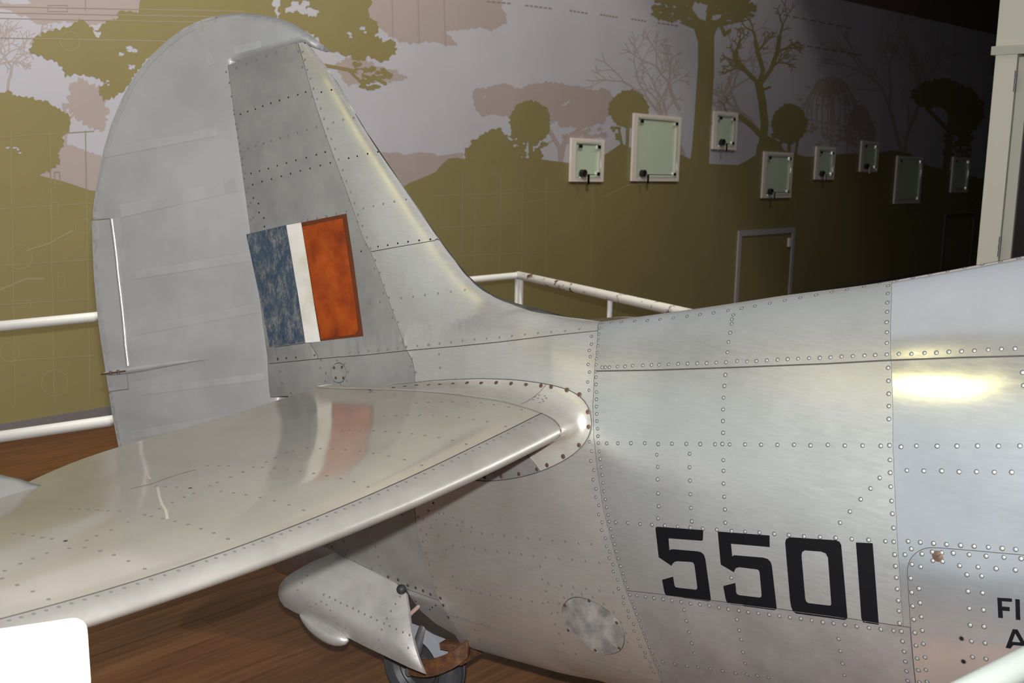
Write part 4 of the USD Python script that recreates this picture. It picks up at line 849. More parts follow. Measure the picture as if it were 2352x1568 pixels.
def rud_half(r, z):
    d = np.maximum(shapely.distance(shapely.points(r, z), _bd), 0); tap = 1 - .38 * np.clip(z, 0, 1.85) / 1.85
    T = np.where(r > 0, .041 * np.clip(1 - r / .80, 0, 1) + .0035, .041 + .0035) * tap
    R = np.interp(r, [-.4, -.1, -.045, 0.03, .2], [.03, .03, .05, .03, .006])
    e = np.sqrt(2 * R * d + 1e-12); t = (T ** -4.0 + np.maximum(e, 1e-5) ** -4.0) ** -.25
    ph = (z - .12 - r * .16) / .262; sag = .0026 * np.abs(np.sin(np.pi * ph)) ** .7 * np.clip((r - .04) / .08, 0, 1) * np.clip(d / .06, 0, 1)
    q = np.stack([r * 9, z * 9, r * 0], -1); return np.where(d <= 1e-9, 0.0, t - sag + .0016 * (meshkit.fbm(q, 2, 5) - .5) * np.clip(d / .04, 0, 1))
def rud_pos(P, sg, off=0.0):
    h = rud_half(P[:, 0], P[:, 1]); return RO + P[:, :1] * AFT + P[:, 1:] * FZ + (sg * (h + off))[:, None] * RN
def two_sided(poly, step, name, m, **kw):
    for p in polys_of(poly):
        P, T, L = triangulate(p, step, .008); a, b = rud_pos(P, 1), rud_pos(P, -1); n = len(P); E = []
        for lp in L:
            for i, j in zip(lp, np.roll(lp, -1)): E += [[i, n + i, n + j], [i, n + j, j]]
        fa = T if np.cross(a[T[:, 1]] - a[T[:, 0]], a[T[:, 2]] - a[T[:, 0]]).sum(0) @ RN > 0 else T[:, ::-1]
        mm = trimesh.Trimesh(np.vstack([a, b]), np.vstack([fa, fa[:, ::-1] + n, E]), process=False)
        return part(PLANE, name, mm, m, **kw)
RUDDER = two_sided(RUD.difference(TAB.buffer(.003)), .014, "rudder", DOPE, smooth=50)
def on_rudder(poly, name, m, off, parent, step=.03, label=None):
    for p in polys_of(poly.intersection(RUD.buffer(-.002))):
        P, T, L = triangulate(p, step, .014); pos = rud_pos(P, 1); part(parent, name, skin(P, T, L, pos, np.tile(RN, (len(P), 1)), off, abs(off) + .001), m, smooth=True, label=label)
TABP = two_sided(TAB, .02, "rudder_trim_tab", DOPE, smooth=50)
on_rudder(RUD.difference(RUD.buffer(-.030)).intersection(shapely.box(.0, .3, 1.2, 2.2)).difference(TAB.buffer(.01)), "edge_tape", DOPE_TAPE, .0008, RUDDER)
on_rudder(TAB.intersection(RUD.difference(RUD.buffer(-.034))), "tab_edge_tape", DOPE_TAPE, .0007, TABP)
for a, b, wd in (((238, 352), (505, 302), .03), ((276, 485), (572, 420), .045), ((305, 632), (585, 588), .03), ((312, 760), (600, 706), .03), ((320, 900), (615, 862), .025), ((300, 1000), (640, 940), .03), ((455, 50), (492, 150), .025)):
    q = rud_rz([a, b]); on_rudder(LineString(q).buffer(wd / 2, cap_style="flat"), "rib_tape", DOPE_TAPE, .0011, RUDDER)
on_rudder(LineString(rud_rz([(268, 500), (284, 640), (300, 860)])).buffer(.011, cap_style="flat"), "rib_tape", DOPE_TAPE, .0009, RUDDER)
on_rudder(Polygon(rud_rz([(542, 108), (604, 94), (606, 110), (545, 126)])), "fabric_patch", DOPE_TAPE, .0011, RUDDER)
hp = rud_rz(densify(np.array([(254, 503), (266, 600), (279, 720), (291, 840), (291, 893)], float)[:4], 30)); hp3 = rud_pos(hp, 1, .0015)
part(TABP, "tab_hinge_strip", tube(hp3 - AFT * .003, .0052, 10), BRIGHT)
ap = rud_rz(densify(np.array([(236, 858), (300, 850), (400, 834), (482, 823)], float), 12)); f_ = np.linspace(0, 1, len(ap))
part(RUDDER, "tab_rod_fairing", tube(rud_pos(ap, 1, .001), np.interp(f_, [0, .04, .18, .35, .7, 1], [.004, .009, .0125, .0125, .008, .001]), 14), DOPE_TAPE)
rp_ = rud_pos(rud_rz([(234, 859), (292, 851)]), 1, .014); part(RUDDER, "tab_rod", cat([tube([rp_[0], rp_[1]], .003, 8)] + [tube([x - FZ * .008, x + FZ * .008], .005, 8) for x in (rp_[0] * .3 + rp_[1] * .7, rp_[0] * .6 + rp_[1] * .4)]), SCREW)

# ------------------------------------------------------------------ tail wheel, its door, strap and base plate
def smooth_poly(px, amp=0): return np.array(px, float)
dq = cast([(778, 1272), (930, 1352)]); h0, _ = surf(dq[:, 0], z_tau(dq[:, 0], dq[:, 1])); hd = h0[1] - h0[0]; hd /= np.linalg.norm(hd)
down = -FZ * math.cos(.50) - FY * math.sin(.50); DN = np.cross(hd, down); DN /= np.linalg.norm(DN); DN = DN if DN @ (CAM - h0[0]) > 0 else -DN
DV = np.cross(DN, hd); DV = DV if DV @ FZ < 0 else -DV
door_px = [(770, 1268), (840, 1303), (905, 1334), (933, 1362), (943, 1400), (951, 1443), (963, 1495), (976, 1547), (940, 1533), (885, 1507), (840, 1486), (796, 1464), (740, 1440), (691, 1414), (660, 1400), (641, 1389), (634, 1376), (636, 1362), (645, 1346), (662, 1330), (690, 1312), (726, 1290)]
X = on_plane(np.array(door_px, float), h0[0], DN) - h0[0]; dp = Polygon(np.stack([X @ hd, X @ DV], 1)).buffer(.006).buffer(-.006)
def door_surf(P):
    d = shapely.distance(shapely.points(P[:, 0], P[:, 1]), dp.exterior); v = P[:, 1] / dp.bounds[3]
    b = .018 * (1 - np.clip(1 - d / .06, 0, 1) ** 2) + .022 * np.sin(np.pi * np.clip(v, 0, 1)) - .07 * np.clip(v - .55, 0, 1) ** 2 * 2
    return b
P, T, L = triangulate(dp, .010, .007); bo = door_surf(P); pos = h0[0] + P[:, :1] * hd + P[:, 1:] * DV; pf = pos + (bo)[:, None] * DN; pb = pos + (bo - .012)[:, None] * DN; n = len(P)
fa = T if np.cross(pf[T[:, 1]] - pf[T[:, 0]], pf[T[:, 2]] - pf[T[:, 0]]).sum(0) @ DN > 0 else T[:, ::-1]; E = []
for lp in L:
    for i, j in zip(lp, np.roll(lp, -1)): E += [[i, n + i, n + j], [i, n + j, j]]
DOORMAT = aluminium("aluminium_wheel_door", (.50, .485, .46), (.38, .37, .36), (.34, .46), .45, blotch=7)
dm = trimesh.Trimesh(np.vstack([pf, pb]), np.vstack([fa, fa[:, ::-1] + n, E]), process=False); DOOR = part(PLANE, "tailwheel_door", dm, DOORMAT, smooth=25)
bl = on_plane(np.array([(690, 1412), (730, 1440), (775, 1464), (800, 1470)], float), h0[0] - DN * .02, DN); bl = np.stack([PchipInterpolator([0, 1, 2, 3], bl[:, k])(np.linspace(0, 3, 13)) for k in range(3)], 1)
part(DOOR, "door_bulge", tube(bl, .004 + .027 * np.sin(np.pi * np.linspace(0, 1, 13)) ** .8, 16), DOORMAT)
dr = cast([(915, 1352)])[0]; dpt = surf(np.array([dr[0]]), z_tau(np.array([dr[0]]), np.array([dr[1]])))[0][0]
dsk = on_plane(np.array([(922, 1353)], float), h0[0] + DN * .028, DN)[0]; part(DOOR, "rubber_bumper", trimesh.creation.icosphere(2, .016).apply_translation(dsk), DARK)
hm = trimesh.Trimesh(dm.vertices + 0, dm.faces, process=False); a = to_air(hm.vertices); mir = air(a[:, 0], -a[:, 1], a[:, 2]); mm = trimesh.Trimesh(mir, hm.faces[:, ::-1], process=False); part(PLANE, "tailwheel_door", mm, DOORMAT, smooth=50)
WC = on_plane(np.array([976.0, 1520.0]), AO, FY); WC[2] = max(WC[2], .02 + .152)
WFX = np.array([FX[0], FX[1], 0]); WFX /= np.linalg.norm(WFX)
def lathe_y(prof, n=40):
    """profile of (offset along the axle, radius) round the wheel axle"""
    prof = np.array(prof, float); an = np.linspace(0, 2 * np.pi, n, endpoint=False); V = []
    for o, r in prof: V.append(WC + o * FY + r * (np.cos(an)[:, None] * WFX + np.sin(an)[:, None] * Z3))
    V = np.vstack(V); F = []
    for i in range(len(prof) - 1):
        for j in range(n):
            k = (j + 1) % n; F += [[i * n + j, i * n + k, (i + 1) * n + k], [i * n + j, (i + 1) * n + k, (i + 1) * n + j]]
    m = trimesh.Trimesh(V, F, process=False); m.fix_normals(); return m
part(PLANE, "tailwheel_tyre", lathe_y([(-.035, .085), (-.05, .10), (-.055, .12), (-.05, .138), (-.036, .148), (-.034, .145), (-.022, .151), (-.02, .148), (-.002, .152), (0.002, .152), (.02, .148), (.022, .151), (.036, .147), (.05, .138), (.055, .12), (.05, .10), (.035, .085), (-.035, .085)]), RUBBER, smooth=30)
hubp = part(PLANE, "tailwheel_hub", lathe_y([(-.036, .0), (-.04, .025), (-.05, .028), (-.05, .036), (-.03, .045), (-.026, .07), (-.036, .08), (-.036, .087), (.036, .087), (.036, .0)]), plain("hub_dark_steel", (.05, .05, .052), .5, .4), smooth=30)
part(PLANE, "tailwheel_fork", cat([tube([WC + FY * s * .068, WC + FY * s * .072 + Z3 * .1 + WFX * .03, WC + FY * s * .05 + Z3 * .19 + WFX * .05, WC + Z3 * .215 + WFX * .055], [.018, .018, .02, .024], 12) for s in (-1, 1)] + [tube([WC - FY * .09, WC + FY * .09], .014, 12)]), STEEL)
part(PLANE, "tailwheel_strut", tube([WC + Z3 * .2 + WFX * .055, WC + Z3 * .42 - WFX * .08], .028, 14), STEEL)
rp = on_plane(np.array([(938, 1414), (966, 1388)], float), WC - FY * .10, FY); part(PLANE, "retraction_rod", tube([rp[0], rp[1], rp[1] + (rp[1] - rp[0]) * 1.0], .007, 10), plain("pink_primer_rod", (.42, .31, .27), .5))
# curved mudguard plate above the tyre
an = np.radians(np.linspace(20, 128, 22)); V = []; R1 = .172
for k, off, dr_ in ((0, -.074, .05), (1, -.07, .006), (2, .05, 0)): V.append(WC + off * FY + (R1 - dr_) * (np.cos(an)[:, None] * WFX + np.sin(an)[:, None] * Z3))
V = np.vstack(V); n = len(an); F = []
for r in range(2):
    for i in range(n - 1): F += [[r * n + i, r * n + i + 1, (r + 1) * n + i + 1], [r * n + i, (r + 1) * n + i + 1, (r + 1) * n + i]]
g = trimesh.Trimesh(V, F, process=False); th_ = trimesh.Trimesh(np.vstack([V, V + (WC - V) * .02]), np.vstack([F, np.array(F)[:, ::-1] + len(V)]), process=False)
part(PLANE, "mudguard", th_, plain("mudguard_blue_grey", (.32, .34, .37), .45, .3), smooth=50)
# rusty strap round the wheel and its bracket: tie-down gear of the display, bolted to the plane
sp = []
for px, dd in (((1079, 1478), -.02), ((1072, 1490), -.09), ((1050, 1508), -.115), ((1015, 1526), -.12), ((975, 1534), -.115), ((940, 1528), -.10)): sp.append(on_plane(np.array(px, float), WC + FY * dd, FY))
sp = np.array(sp); sp = np.stack([PchipInterpolator(np.arange(len(sp)), sp[:, k])(np.linspace(0, len(sp) - 1, 30)) for k in range(3)], 1)
t = np.gradient(sp, axis=0); nn = np.cross(t, Z3); nn /= np.linalg.norm(nn, axis=1, keepdims=True); nn[(nn @ FY) > 0] *= -1
hw = .030; V = np.vstack([sp + Z3 * hw + nn * .003, sp - Z3 * hw + nn * .003, sp - Z3 * hw - nn * .003, sp + Z3 * hw - nn * .003]); n = len(sp); F = []
for r in range(4):
    q = (r + 1) % 4
    for i in range(n - 1): F += [[r * n + i, r * n + i + 1, q * n + i + 1], [r * n + i, q * n + i + 1, q * n + i]]
sm = trimesh.Trimesh(V, F, process=False); sm.fix_normals(); part(PLANE, "wheel_strap", sm, RUST, smooth=30)
bk = on_plane(np.array([1060.0, 1468.0]), WC - FY * .03, FY)
part(PLANE, "strap_bracket", cat([box3(bk, FX, FY, FZ, .07, .14, .022), box3(bk + FX * .03 - FZ * .03, FX, FY, FZ, .012, .12, .06), tube([bk - FY * .075 - FZ * .012 + FX * .012, bk - FY * .05 - FZ * .012 + FX * .012], .012, 8)]), RUST)
bp_ = thing("base_plate", "dark steel plate on the wooden floor under the tail wheel", "plate", (WC[0], WC[1], 0))
part(bp_, "plate", box3([WC[0], WC[1], .01], WFX, np.cross(Z3, WFX), Z3, .40, .27, .018), plain("base_plate_black", (.022, .022, .024), .45), smooth=False)

# ------------------------------------------------------------------ rivets, screws and holes
def disc_mesh(r, dome=True, n=12):
    if dome: prof = [(0, .17, 0), (.45, .155, 0), (.8, .10, 0), (.93, .05, .3), (1.0, .045, 1), (1.36, .04, 1), (1.46, -.05, .6)]
    else: prof = [(0, .05, 0), (.6, .05, 0), (.8, .05, .15), (.88, .045, 1), (1.05, .045, 1), (1.15, -.05, .6)]
    a = np.linspace(0, 2 * np.pi, n, endpoint=False); V, G = [[0, 0, prof[0][1] * r]], [prof[0][2]]
    for q, z, g in prof[1:]:
        V += [[q * r * math.cos(x), q * r * math.sin(x), z * r] for x in a]; G += [g] * n
    F = [[0, 1 + j, 1 + (j + 1) % n] for j in range(n)]
    for i in range(len(prof) - 2):
        b0, b1 = 1 + i * n, 1 + (i + 1) * n
        for j in range(n):
            k = (j + 1) % n; F += [[b0 + j, b1 + j, b1 + k], [b0 + j, b1 + k, b0 + k]]
    return np.array(V), np.array(F), np.array(G)
def orient(pos, nrm, V):
    x = np.cross(nrm, FZ); x /= np.linalg.norm(x); y = np.cross(nrm, x); return pos + V[:, :1] * x + V[:, 1:2] * y + V[:, 2:] * nrm
def on_skin(px):
    q = cast(px); return surf(q[:, 0], z_tau(q[:, 0], q[:, 1]))
domes, flush, holes, stabf = [], [], [], []      # (position, normal, radius)
def add(lst, px, r, onto=None, off=.0009):
    pos, n = (onto or on_skin)(np.array(px, float)); lst += [(p + m * off, m, r * RNG.uniform(.94, 1.06)) for p, m in zip(pos, n)]
def row(a, b, n, ratio=1.0):
    t = np.linspace(0, 1, n); t = t if ratio == 1 else (ratio ** t - 1) / (ratio - 1); return [(a[0] + (b[0] - a[0]) * x, a[1] + (b[1] - a[1]) * x) for x in t]
Z4 = lambda p: zoomed(p, 3.0, 1000, 800); Z3a = lambda p: zoomed(p, 3.0, 1000, 450); Z8 = lambda p: zoomed(p, 3.0, 1568, 450); Z5 = lambda p: zoomed(p, 3.7517, 1000, 1150)
Z2 = lambda p: zoomed(p, 3.0, 500, 0); Z2c = lambda p: zoomed(p, 3.0, 500, 450); Z8b = lambda p: zoomed(p, 5.2275, 1952, 750); Z2b = lambda p: zoomed(p, 3.0, 500, 800); ZB = lambda p: zoomed(p, 2.347, 0, 900); Z3d = lambda p: zoomed(p, 3.35, 560, 1100)
RB = .0037
for p in (  # raised heads on the forward skins
    Z3a([(1213, 871), (1283, 869), (1374, 863), (1461, 859), (1548, 851), (1640, 841), (1735, 831), (1824, 818), (1918, 807), (2017, 790), (2112, 775), (2203, 760), (2305, 741)]),
    Z8([(705, 721), (813, 703), (920, 684), (1027, 663), (1133, 646), (1250, 625), (1357, 604), (1477, 583), (1587, 566), (1705, 543), (1826, 521), (1943, 498), (2066, 476), (2190, 455), (2315, 431)]),
    Z3a([(1150, 1180), (1172, 1180), (1200, 1180), (1256, 1175), (1307, 1174), (1360, 1169), (1430, 1167), (1490, 1164), (1542, 1163), (1608, 1160), (1673, 1157), (1738, 1155), (1805, 1153), (1870, 1151), (1936, 1147), (2004, 1145), (2081, 1137), (2149, 1140), (2213, 1137), (2285, 1132)]),
    Z8([(655, 1128), (724, 1124), (796, 1121), (871, 1117), (945, 1115), (1019, 1111), (1095, 1106), (1173, 1103), (1253, 1099), (1327, 1096), (1407, 1092), (1490, 1088), (1577, 1088), (1667, 1082), (1749, 1080), (1835, 1074), (1922, 1070), (2011, 1066), (2106, 1059), (2197, 1054), (2292, 1051)]),
    Z3a([(2053, 821), (2044, 851), (2043, 882), (2032, 943), (2021, 1006), (2014, 1077)]),
    Z4([(1999, 182), (1993, 258), (1987, 339), (1983, 420), (1982, 500), (1983, 581), (1978, 658), (1984, 769), (1986, 843), (1986, 930), (1991, 1022), (1996, 1109), (1998, 1200)]),
    Z8([(1417, 620), (1414, 673), (1411, 736), (1410, 799), (1406, 870), (1408, 939), (1407, 1013), (1416, 1183), (1418, 1273), (1420, 1362), (1421, 1447), (1421, 1536)]),
    Z6([(2017, 227), (2020, 332), (2022, 424), (2025, 525), (2032, 628), (2037, 720), (2046, 822), (2047, 922), (2053, 1014), (2060, 1097), (2066, 1180), (2072, 1262), (2080, 1345), (2085, 1420), (2090, 1508)]),
    Z7([(1195, 1123), (1206, 1208), (1220, 1297), (1231, 1382), (1240, 1465), (1250, 1548)]),
    Z4([(1181, 653), (1258, 653), (1348, 652), (1443, 653), (1536, 658), (1631, 656), (1729, 657), (1825, 659), (1928, 660), (2028, 661), (2134, 661), (2245, 663)]),
    Z6([(1209, 224), (1329, 223), (1447, 228), (1572, 224), (1695, 229), (1823, 229), (1954, 231), (2100, 238)]),
    Z8b([(800, 1430), (1049, 1433), (1287, 1432), (1534, 1430), (1785, 1432), (2042, 1430)]),
    [(2083, 1080), (2122, 1081), (2163, 1081), (2203, 1083), (2243, 1083), (2284, 1084), (2324, 1084)],
    Z4([(1527, 732), (1533, 816), (1532, 902), (1535, 998), (1539, 1086), (1535, 1170)]), Z4([(1752, 725), (1752, 818), (1754, 911), (1757, 1004), (1762, 1098), (1768, 1190)]),
    Z4([(1242, 1197), (1327, 1201), (1411, 1209), (1493, 1214), (1582, 1220), (1670, 1227), (1758, 1234), (1843, 1241), (1940, 1248), (2042, 1258), (2135, 1262), (2233, 1268)]),
    Z6([(1187, 865), (1292, 873), (1402, 883), (1516, 888), (1629, 894), (1745, 902), (1866, 909), (1987, 918)]), Z6([(1946, 461), (1880, 538), (1809, 616), (1731, 704), (1661, 784)]), Z6([(878, 1180)]),
    Z6([(147, 1302), (198, 1308), (260, 1317), (321, 1326), (388, 1335), (450, 1344), (517, 1355), (584, 1366), (652, 1373), (719, 1381), (789, 1394), (857, 1407), (932, 1416), (1000, 1428), (1073, 1436), (1151, 1446), (1224, 1455), (1301, 1465), (1380, 1474), (1457, 1487), (1537, 1500), (1615, 1508), (1697, 1518), (1782, 1530), (1870, 1540), (1955, 1549)]), Z7([(1020, 1106), (1129, 1118)]),
    Z6([(538, 1412), (556, 1490)]), Z5([(2164, 1032), (2187, 1129), (2211, 1225), (2235, 1314)]), [(1693, 1422), (1698, 1447), (1703, 1468), (1707, 1497), (1712, 1523), (1716, 1548)],
    Z7([(656, 1187), (671, 1292), (689, 1400), (705, 1498)]), [(1522, 1519), (1550, 1524), (1578, 1529), (1604, 1531), (1632, 1535), (1660, 1540), (1690, 1545), (1740, 1551), (1765, 1555)],
    Z7([(1253, 348), (1358, 357), (1472, 366), (1584, 375), (1705, 383), (1822, 391), (1944, 399), (2064, 409), (2181, 417)]), Z7([(1280, 413), (1225, 463)]),
    Z7([(1372, 457), (1642, 450), (1779, 463), (1926, 476), (2079, 486), (2227, 497)]), Z7([(1286, 547), (1274, 667), (1283, 788), (1292, 907), (1301, 1021), (1311, 1135), (1321, 1244), (1332, 1355), (1342, 1457), (1350, 1558)]),
    Z7([(1361, 567), (1346, 755), (1356, 878), (1367, 999), (1376, 1115), (1385, 1230), (1400, 1346), (1407, 1454), (1415, 1556)]), Z7([(1697, 558), (1855, 569), (2011, 583), (2178, 595)]),
    Z7([(1760, 636), (1769, 778), (1780, 926), (1788, 1069), (1799, 1208), (1808, 1344)]), Z7([(1887, 647), (1894, 792), (1902, 939), (1908, 1082), (1917, 1224), (1924, 1360)]), Z7([(1461, 440), (1543, 446), (1466, 515), (1549, 521)]),
    [(2349, 855), (2351, 885)]):
    add(domes, p, RB)
RS = .0033
for p in (Z3a([(1145, 879), (1133, 913), (1127, 953), (1124, 993), (1121, 1033), (1116, 1079), (1110, 1122), (1108, 1162), (1105, 1208), (1107, 1248), (1107, 1298), (1111, 1350), (1111, 1400), (1111, 1450), (1113, 1501), (1114, 1550)]),
          Z4([(1118, 553), (1121, 604), (1124, 651), (1132, 708), (1137, 761), (1143, 817), (1150, 873), (1156, 926), (1163, 983), (1172, 1039), (1180, 1093), (1190, 1146), (1199, 1192), (1210, 1243), (1222, 1294), (1236, 1348), (1248, 1397), (1261, 1446), (1276, 1499)]),
          Z5([(1598, 562), (1618, 625), (1637, 684), (1656, 743), (1676, 807), (1696, 867), (1717, 919), (1736, 974), (1758, 1030), (1775, 1086), (1797, 1141), (1820, 1200), (1843, 1260), (1868, 1312), (1893, 1366), (1916, 1413), (1937, 1463)]),
          Z3a([(1076, 967), (1076, 1021), (1061, 1064), (1068, 1107), (1053, 1160), (1063, 1213), (1050, 1281), (1060, 1338)]),
          Z4([(1062, 642), (1077, 708), (1072, 775), (1094, 838), (1088, 904), (1107, 966), (1106, 1024), (1127, 1081), (1126, 1143), (1149, 1197), (1146, 1251), (1173, 1306), (1180, 1361), (1201, 1400), (1200, 1444), (1226, 1488)]),
          Z5([(1532, 548), (1535, 607), (1571, 679), (1580, 755), (1621, 828), (1624, 881), (1662, 947), (1666, 1001), (1708, 1061), (1714, 1121), (1749, 1186), (1766, 1250), (1807, 1306), (1809, 1345), (1848, 1385), (1856, 1433), (1884, 1475)])):
    add(domes, p, RS)
RF = .0032
for p in (  # countersunk heads on the tail skins
    Z4([(27, 1135), (57, 1135), (122, 1165), (186, 1197), (252, 1230), (70, 1209), (152, 1217), (175, 1256), (247, 1266), (321, 1273), (398, 1281), (475, 1290), (556, 1300), (638, 1306), (721, 1313), (808, 1323), (896, 1329), (989, 1341), (1076, 1348)]),
    Z4([(122, 1356), (198, 1366), (272, 1377), (347, 1387), (428, 1397), (508, 1407), (592, 1416), (676, 1428), (760, 1438), (852, 1446), (944, 1456), (1037, 1465), (1131, 1476), (75, 1387), (25, 1290)]),
    Z5([(903, 564), (922, 674), (949, 776), (975, 711), (1084, 729), (1191, 743), (1300, 756), (1416, 774), (1536, 787), (150, 645), (183, 750), (225, 763), (307, 776), (390, 791), (474, 806), (560, 819), (651, 833), (739, 848), (832, 864), (928, 880), (974, 874), (1004, 970), (1034, 1062), (1110, 832), (1178, 802), (1263, 802), (1358, 828), (1454, 884), (1536, 958), (1600, 1046), (1645, 1136), (1658, 1216), (1068, 884), (1054, 960), (1065, 1140), (1105, 1226), (1214, 1316), (343, 1112), (190, 1000), (400, 1062), (1670, 1462), (385, 1195)]),
    Z3d([(1325, 180), (1420, 243), (1340, 292), (1383, 306), (1478, 312), (1440, 372), (1359, 388), (1380, 480), (1407, 425), (1501, 435), (1402, 570), (1427, 658), (1455, 748), (1483, 835), (1015, 520), (1035, 597), (1048, 665), (985, 690), (1120, 750), (980, 375), (1100, 295), (1155, 265), (1220, 275), (780, 425), (770, 480), (785, 580), (800, 545), (855, 630)]),
    Z2([(587, 357), (602, 413), (619, 481), (641, 543), (662, 610), (687, 682), (711, 748), (734, 820), (759, 888), (784, 958), (810, 1027), (835, 1099), (863, 1173), (888, 1249), (917, 1325), (944, 1401), (969, 1479)]), Z2([(557, 355), (585, 463), (651, 662), (699, 797), (748, 938), (798, 1077), (852, 1227), (908, 1377)]),
    Z2([(211, 1022), (263, 1007), (316, 988), (370, 970), (430, 950), (488, 933), (549, 914), (614, 894), (680, 875), (798, 844), (865, 826), (937, 814), (1005, 1435), (1073, 1420), (1142, 1405), (1218, 1389), (1299, 1375)]),
    Z2c([(998, 206), (1029, 285), (1055, 361), (1087, 443), (1118, 528), (1148, 613), (1181, 699), (1211, 784), (1243, 869), (1274, 955), (964, 180), (1022, 335), (1080, 500), (1143, 668), (1206, 838), (1271, 1010), (1265, 703), (1348, 693), (1430, 682), (1520, 671), (1608, 659), (1704, 647), (1046, 737), (1118, 729)]),
    Z2c([(730, 1090), (790, 1085), (852, 1081), (913, 1078), (976, 1074), (1041, 1068), (1106, 1065), (1172, 1057), (1240, 1050), (1300, 1040), (1376, 1032), (1452, 1024), (1529, 1016), (1609, 1006), (1689, 996), (1770, 989), (1855, 982), (1942, 974), (2028, 965), (2118, 955), (2207, 945), (2301, 937), (1338, 1122), (1331, 1170), (1365, 1214), (1525, 1090), (1532, 1183), (823, 1132), (710, 1130), (745, 1220), (742, 1276), (773, 1315), (848, 1302), (805, 1278), (888, 1275), (898, 1212), (874, 1155), (708, 1184), (430, 1208), (443, 1288), (505, 1358), (600, 1352), (645, 1350), (705, 1348)]),
    Z3a([(190, 997), (895, 931), (992, 918)]),
    row((527, 190), (576, 505), 11), row((538, 262), (582, 500), 8), row((520, 165), (680, 102), 8), Z2c([(620, 165), (685, 153), (750, 140), (818, 123), (887, 108)])):
    add(flush, p, RF)
for p in (Z2([(158, 787), (208, 768), (260, 751), (311, 731), (367, 711), (427, 692), (488, 671), (553, 653), (607, 634), (716, 635), (785, 620), (230, 1195), (289, 1178), (350, 1161), (411, 1141), (475, 1123), (540, 1104), (612, 1086), (681, 1066), (742, 1047), (904, 1090), (963, 1076), (1034, 1060), (1104, 1047)]),
          Z2([(241, 1272), (306, 1250), (372, 1234), (439, 1214), (504, 1196), (570, 1177), (638, 1160), (708, 1140), (777, 1122), (247, 1364), (281, 1402), (286, 1464), (320, 1501), (323, 1560)]), Z2c([(323, 210), (1106, 349), (1173, 339), (1242, 326), (1313, 315), (1389, 306), (1466, 299), (988, 381), (922, 395)]),
          Z3d([(1365, 180), (1458, 184), (635, 497), (676, 520), (1433, 1002), (1452, 985), (1478, 970), (1325, 940)])):
    add(holes, p, .0030)
add(holes, Z7([(1714, 1184), (1731, 1382)]), .0058)
def on_stab(px):
    q = cast_stab(px); return stab_surf(q)
for p in (Z2b([(853, 565), (910, 562), (983, 567), (1074, 568), (1158, 573), (1250, 580), (1340, 588), (1428, 600), (1522, 614), (1617, 633), (1713, 659)]), Z2b([(620, 688), (708, 690), (793, 694), (880, 698), (981, 708), (1073, 722), (1178, 741), (1287, 766), (1407, 805)]),
          Z2b([(172, 850), (250, 818), (307, 820), (391, 826), (480, 835), (568, 847), (661, 861), (753, 877), (848, 897), (939, 919), (1036, 953)]), Z2b([(23, 985), (110, 995), (196, 1008), (293, 1027), (388, 1050), (490, 1078), (592, 1115), (70, 1311)]),
          ZB([(817, 670), (877, 682), (943, 697), (1014, 714), (1083, 737), (1152, 760), (1230, 793)]), ZB([(372, 843), (457, 838), (540, 856), (614, 878), (693, 911), (780, 953)]), ZB([(12, 1005), (93, 1040), (177, 1075), (262, 1117)]),
          ZB([(25, 963), (110, 925), (177, 898), (252, 868), (468, 800), (520, 775), (598, 743), (688, 702), (780, 662), (858, 628), (930, 595), (993, 566), (1043, 547), (1130, 507), (1172, 488), (1243, 458), (1310, 432), (1368, 405), (1436, 378), (1485, 355), (1545, 328), (1580, 318), (1655, 302)]),
          Z2b([(1984, 537), (1857, 505), (1763, 489), (1663, 476), (1579, 468), (1485, 461), (1391, 460), (1310, 460), (1230, 462), (1150, 465)]), Z2b([(2095, 421), (2005, 404), (1905, 388), (1812, 374), (1720, 370), (1620, 368), (1540, 368), (1455, 372), (1370, 375)]),
          ZB([(645, 642), (582, 640), (526, 635), (475, 632), (425, 631), (380, 630), (280, 791), (228, 785), (178, 775), (122, 768), (80, 762)]), ZB([(953, 513), (893, 511), (840, 508), (1232, 398), (1180, 397), (1120, 397)])):
    add(stabf, p, .0031, on_stab, .0003)
lead_px = np.array(row((1238, 966), (1062, 1056), 12) + row((1046, 1064), (836, 1160), 11) + row((820, 1166), (505, 1289), 16) + row((485, 1297), (20, 1425), 16, .8))
add(holes, ZB([(353, 803), (1025, 518)]), .0042, on_stab, .0003)
add(stabf, lead_px, .0029, lambda p: stab_surf(np.stack([u_seam(cast_stab(p)[:, 1]) - .022, cast_stab(p)[:, 1]], 1)), .0009)
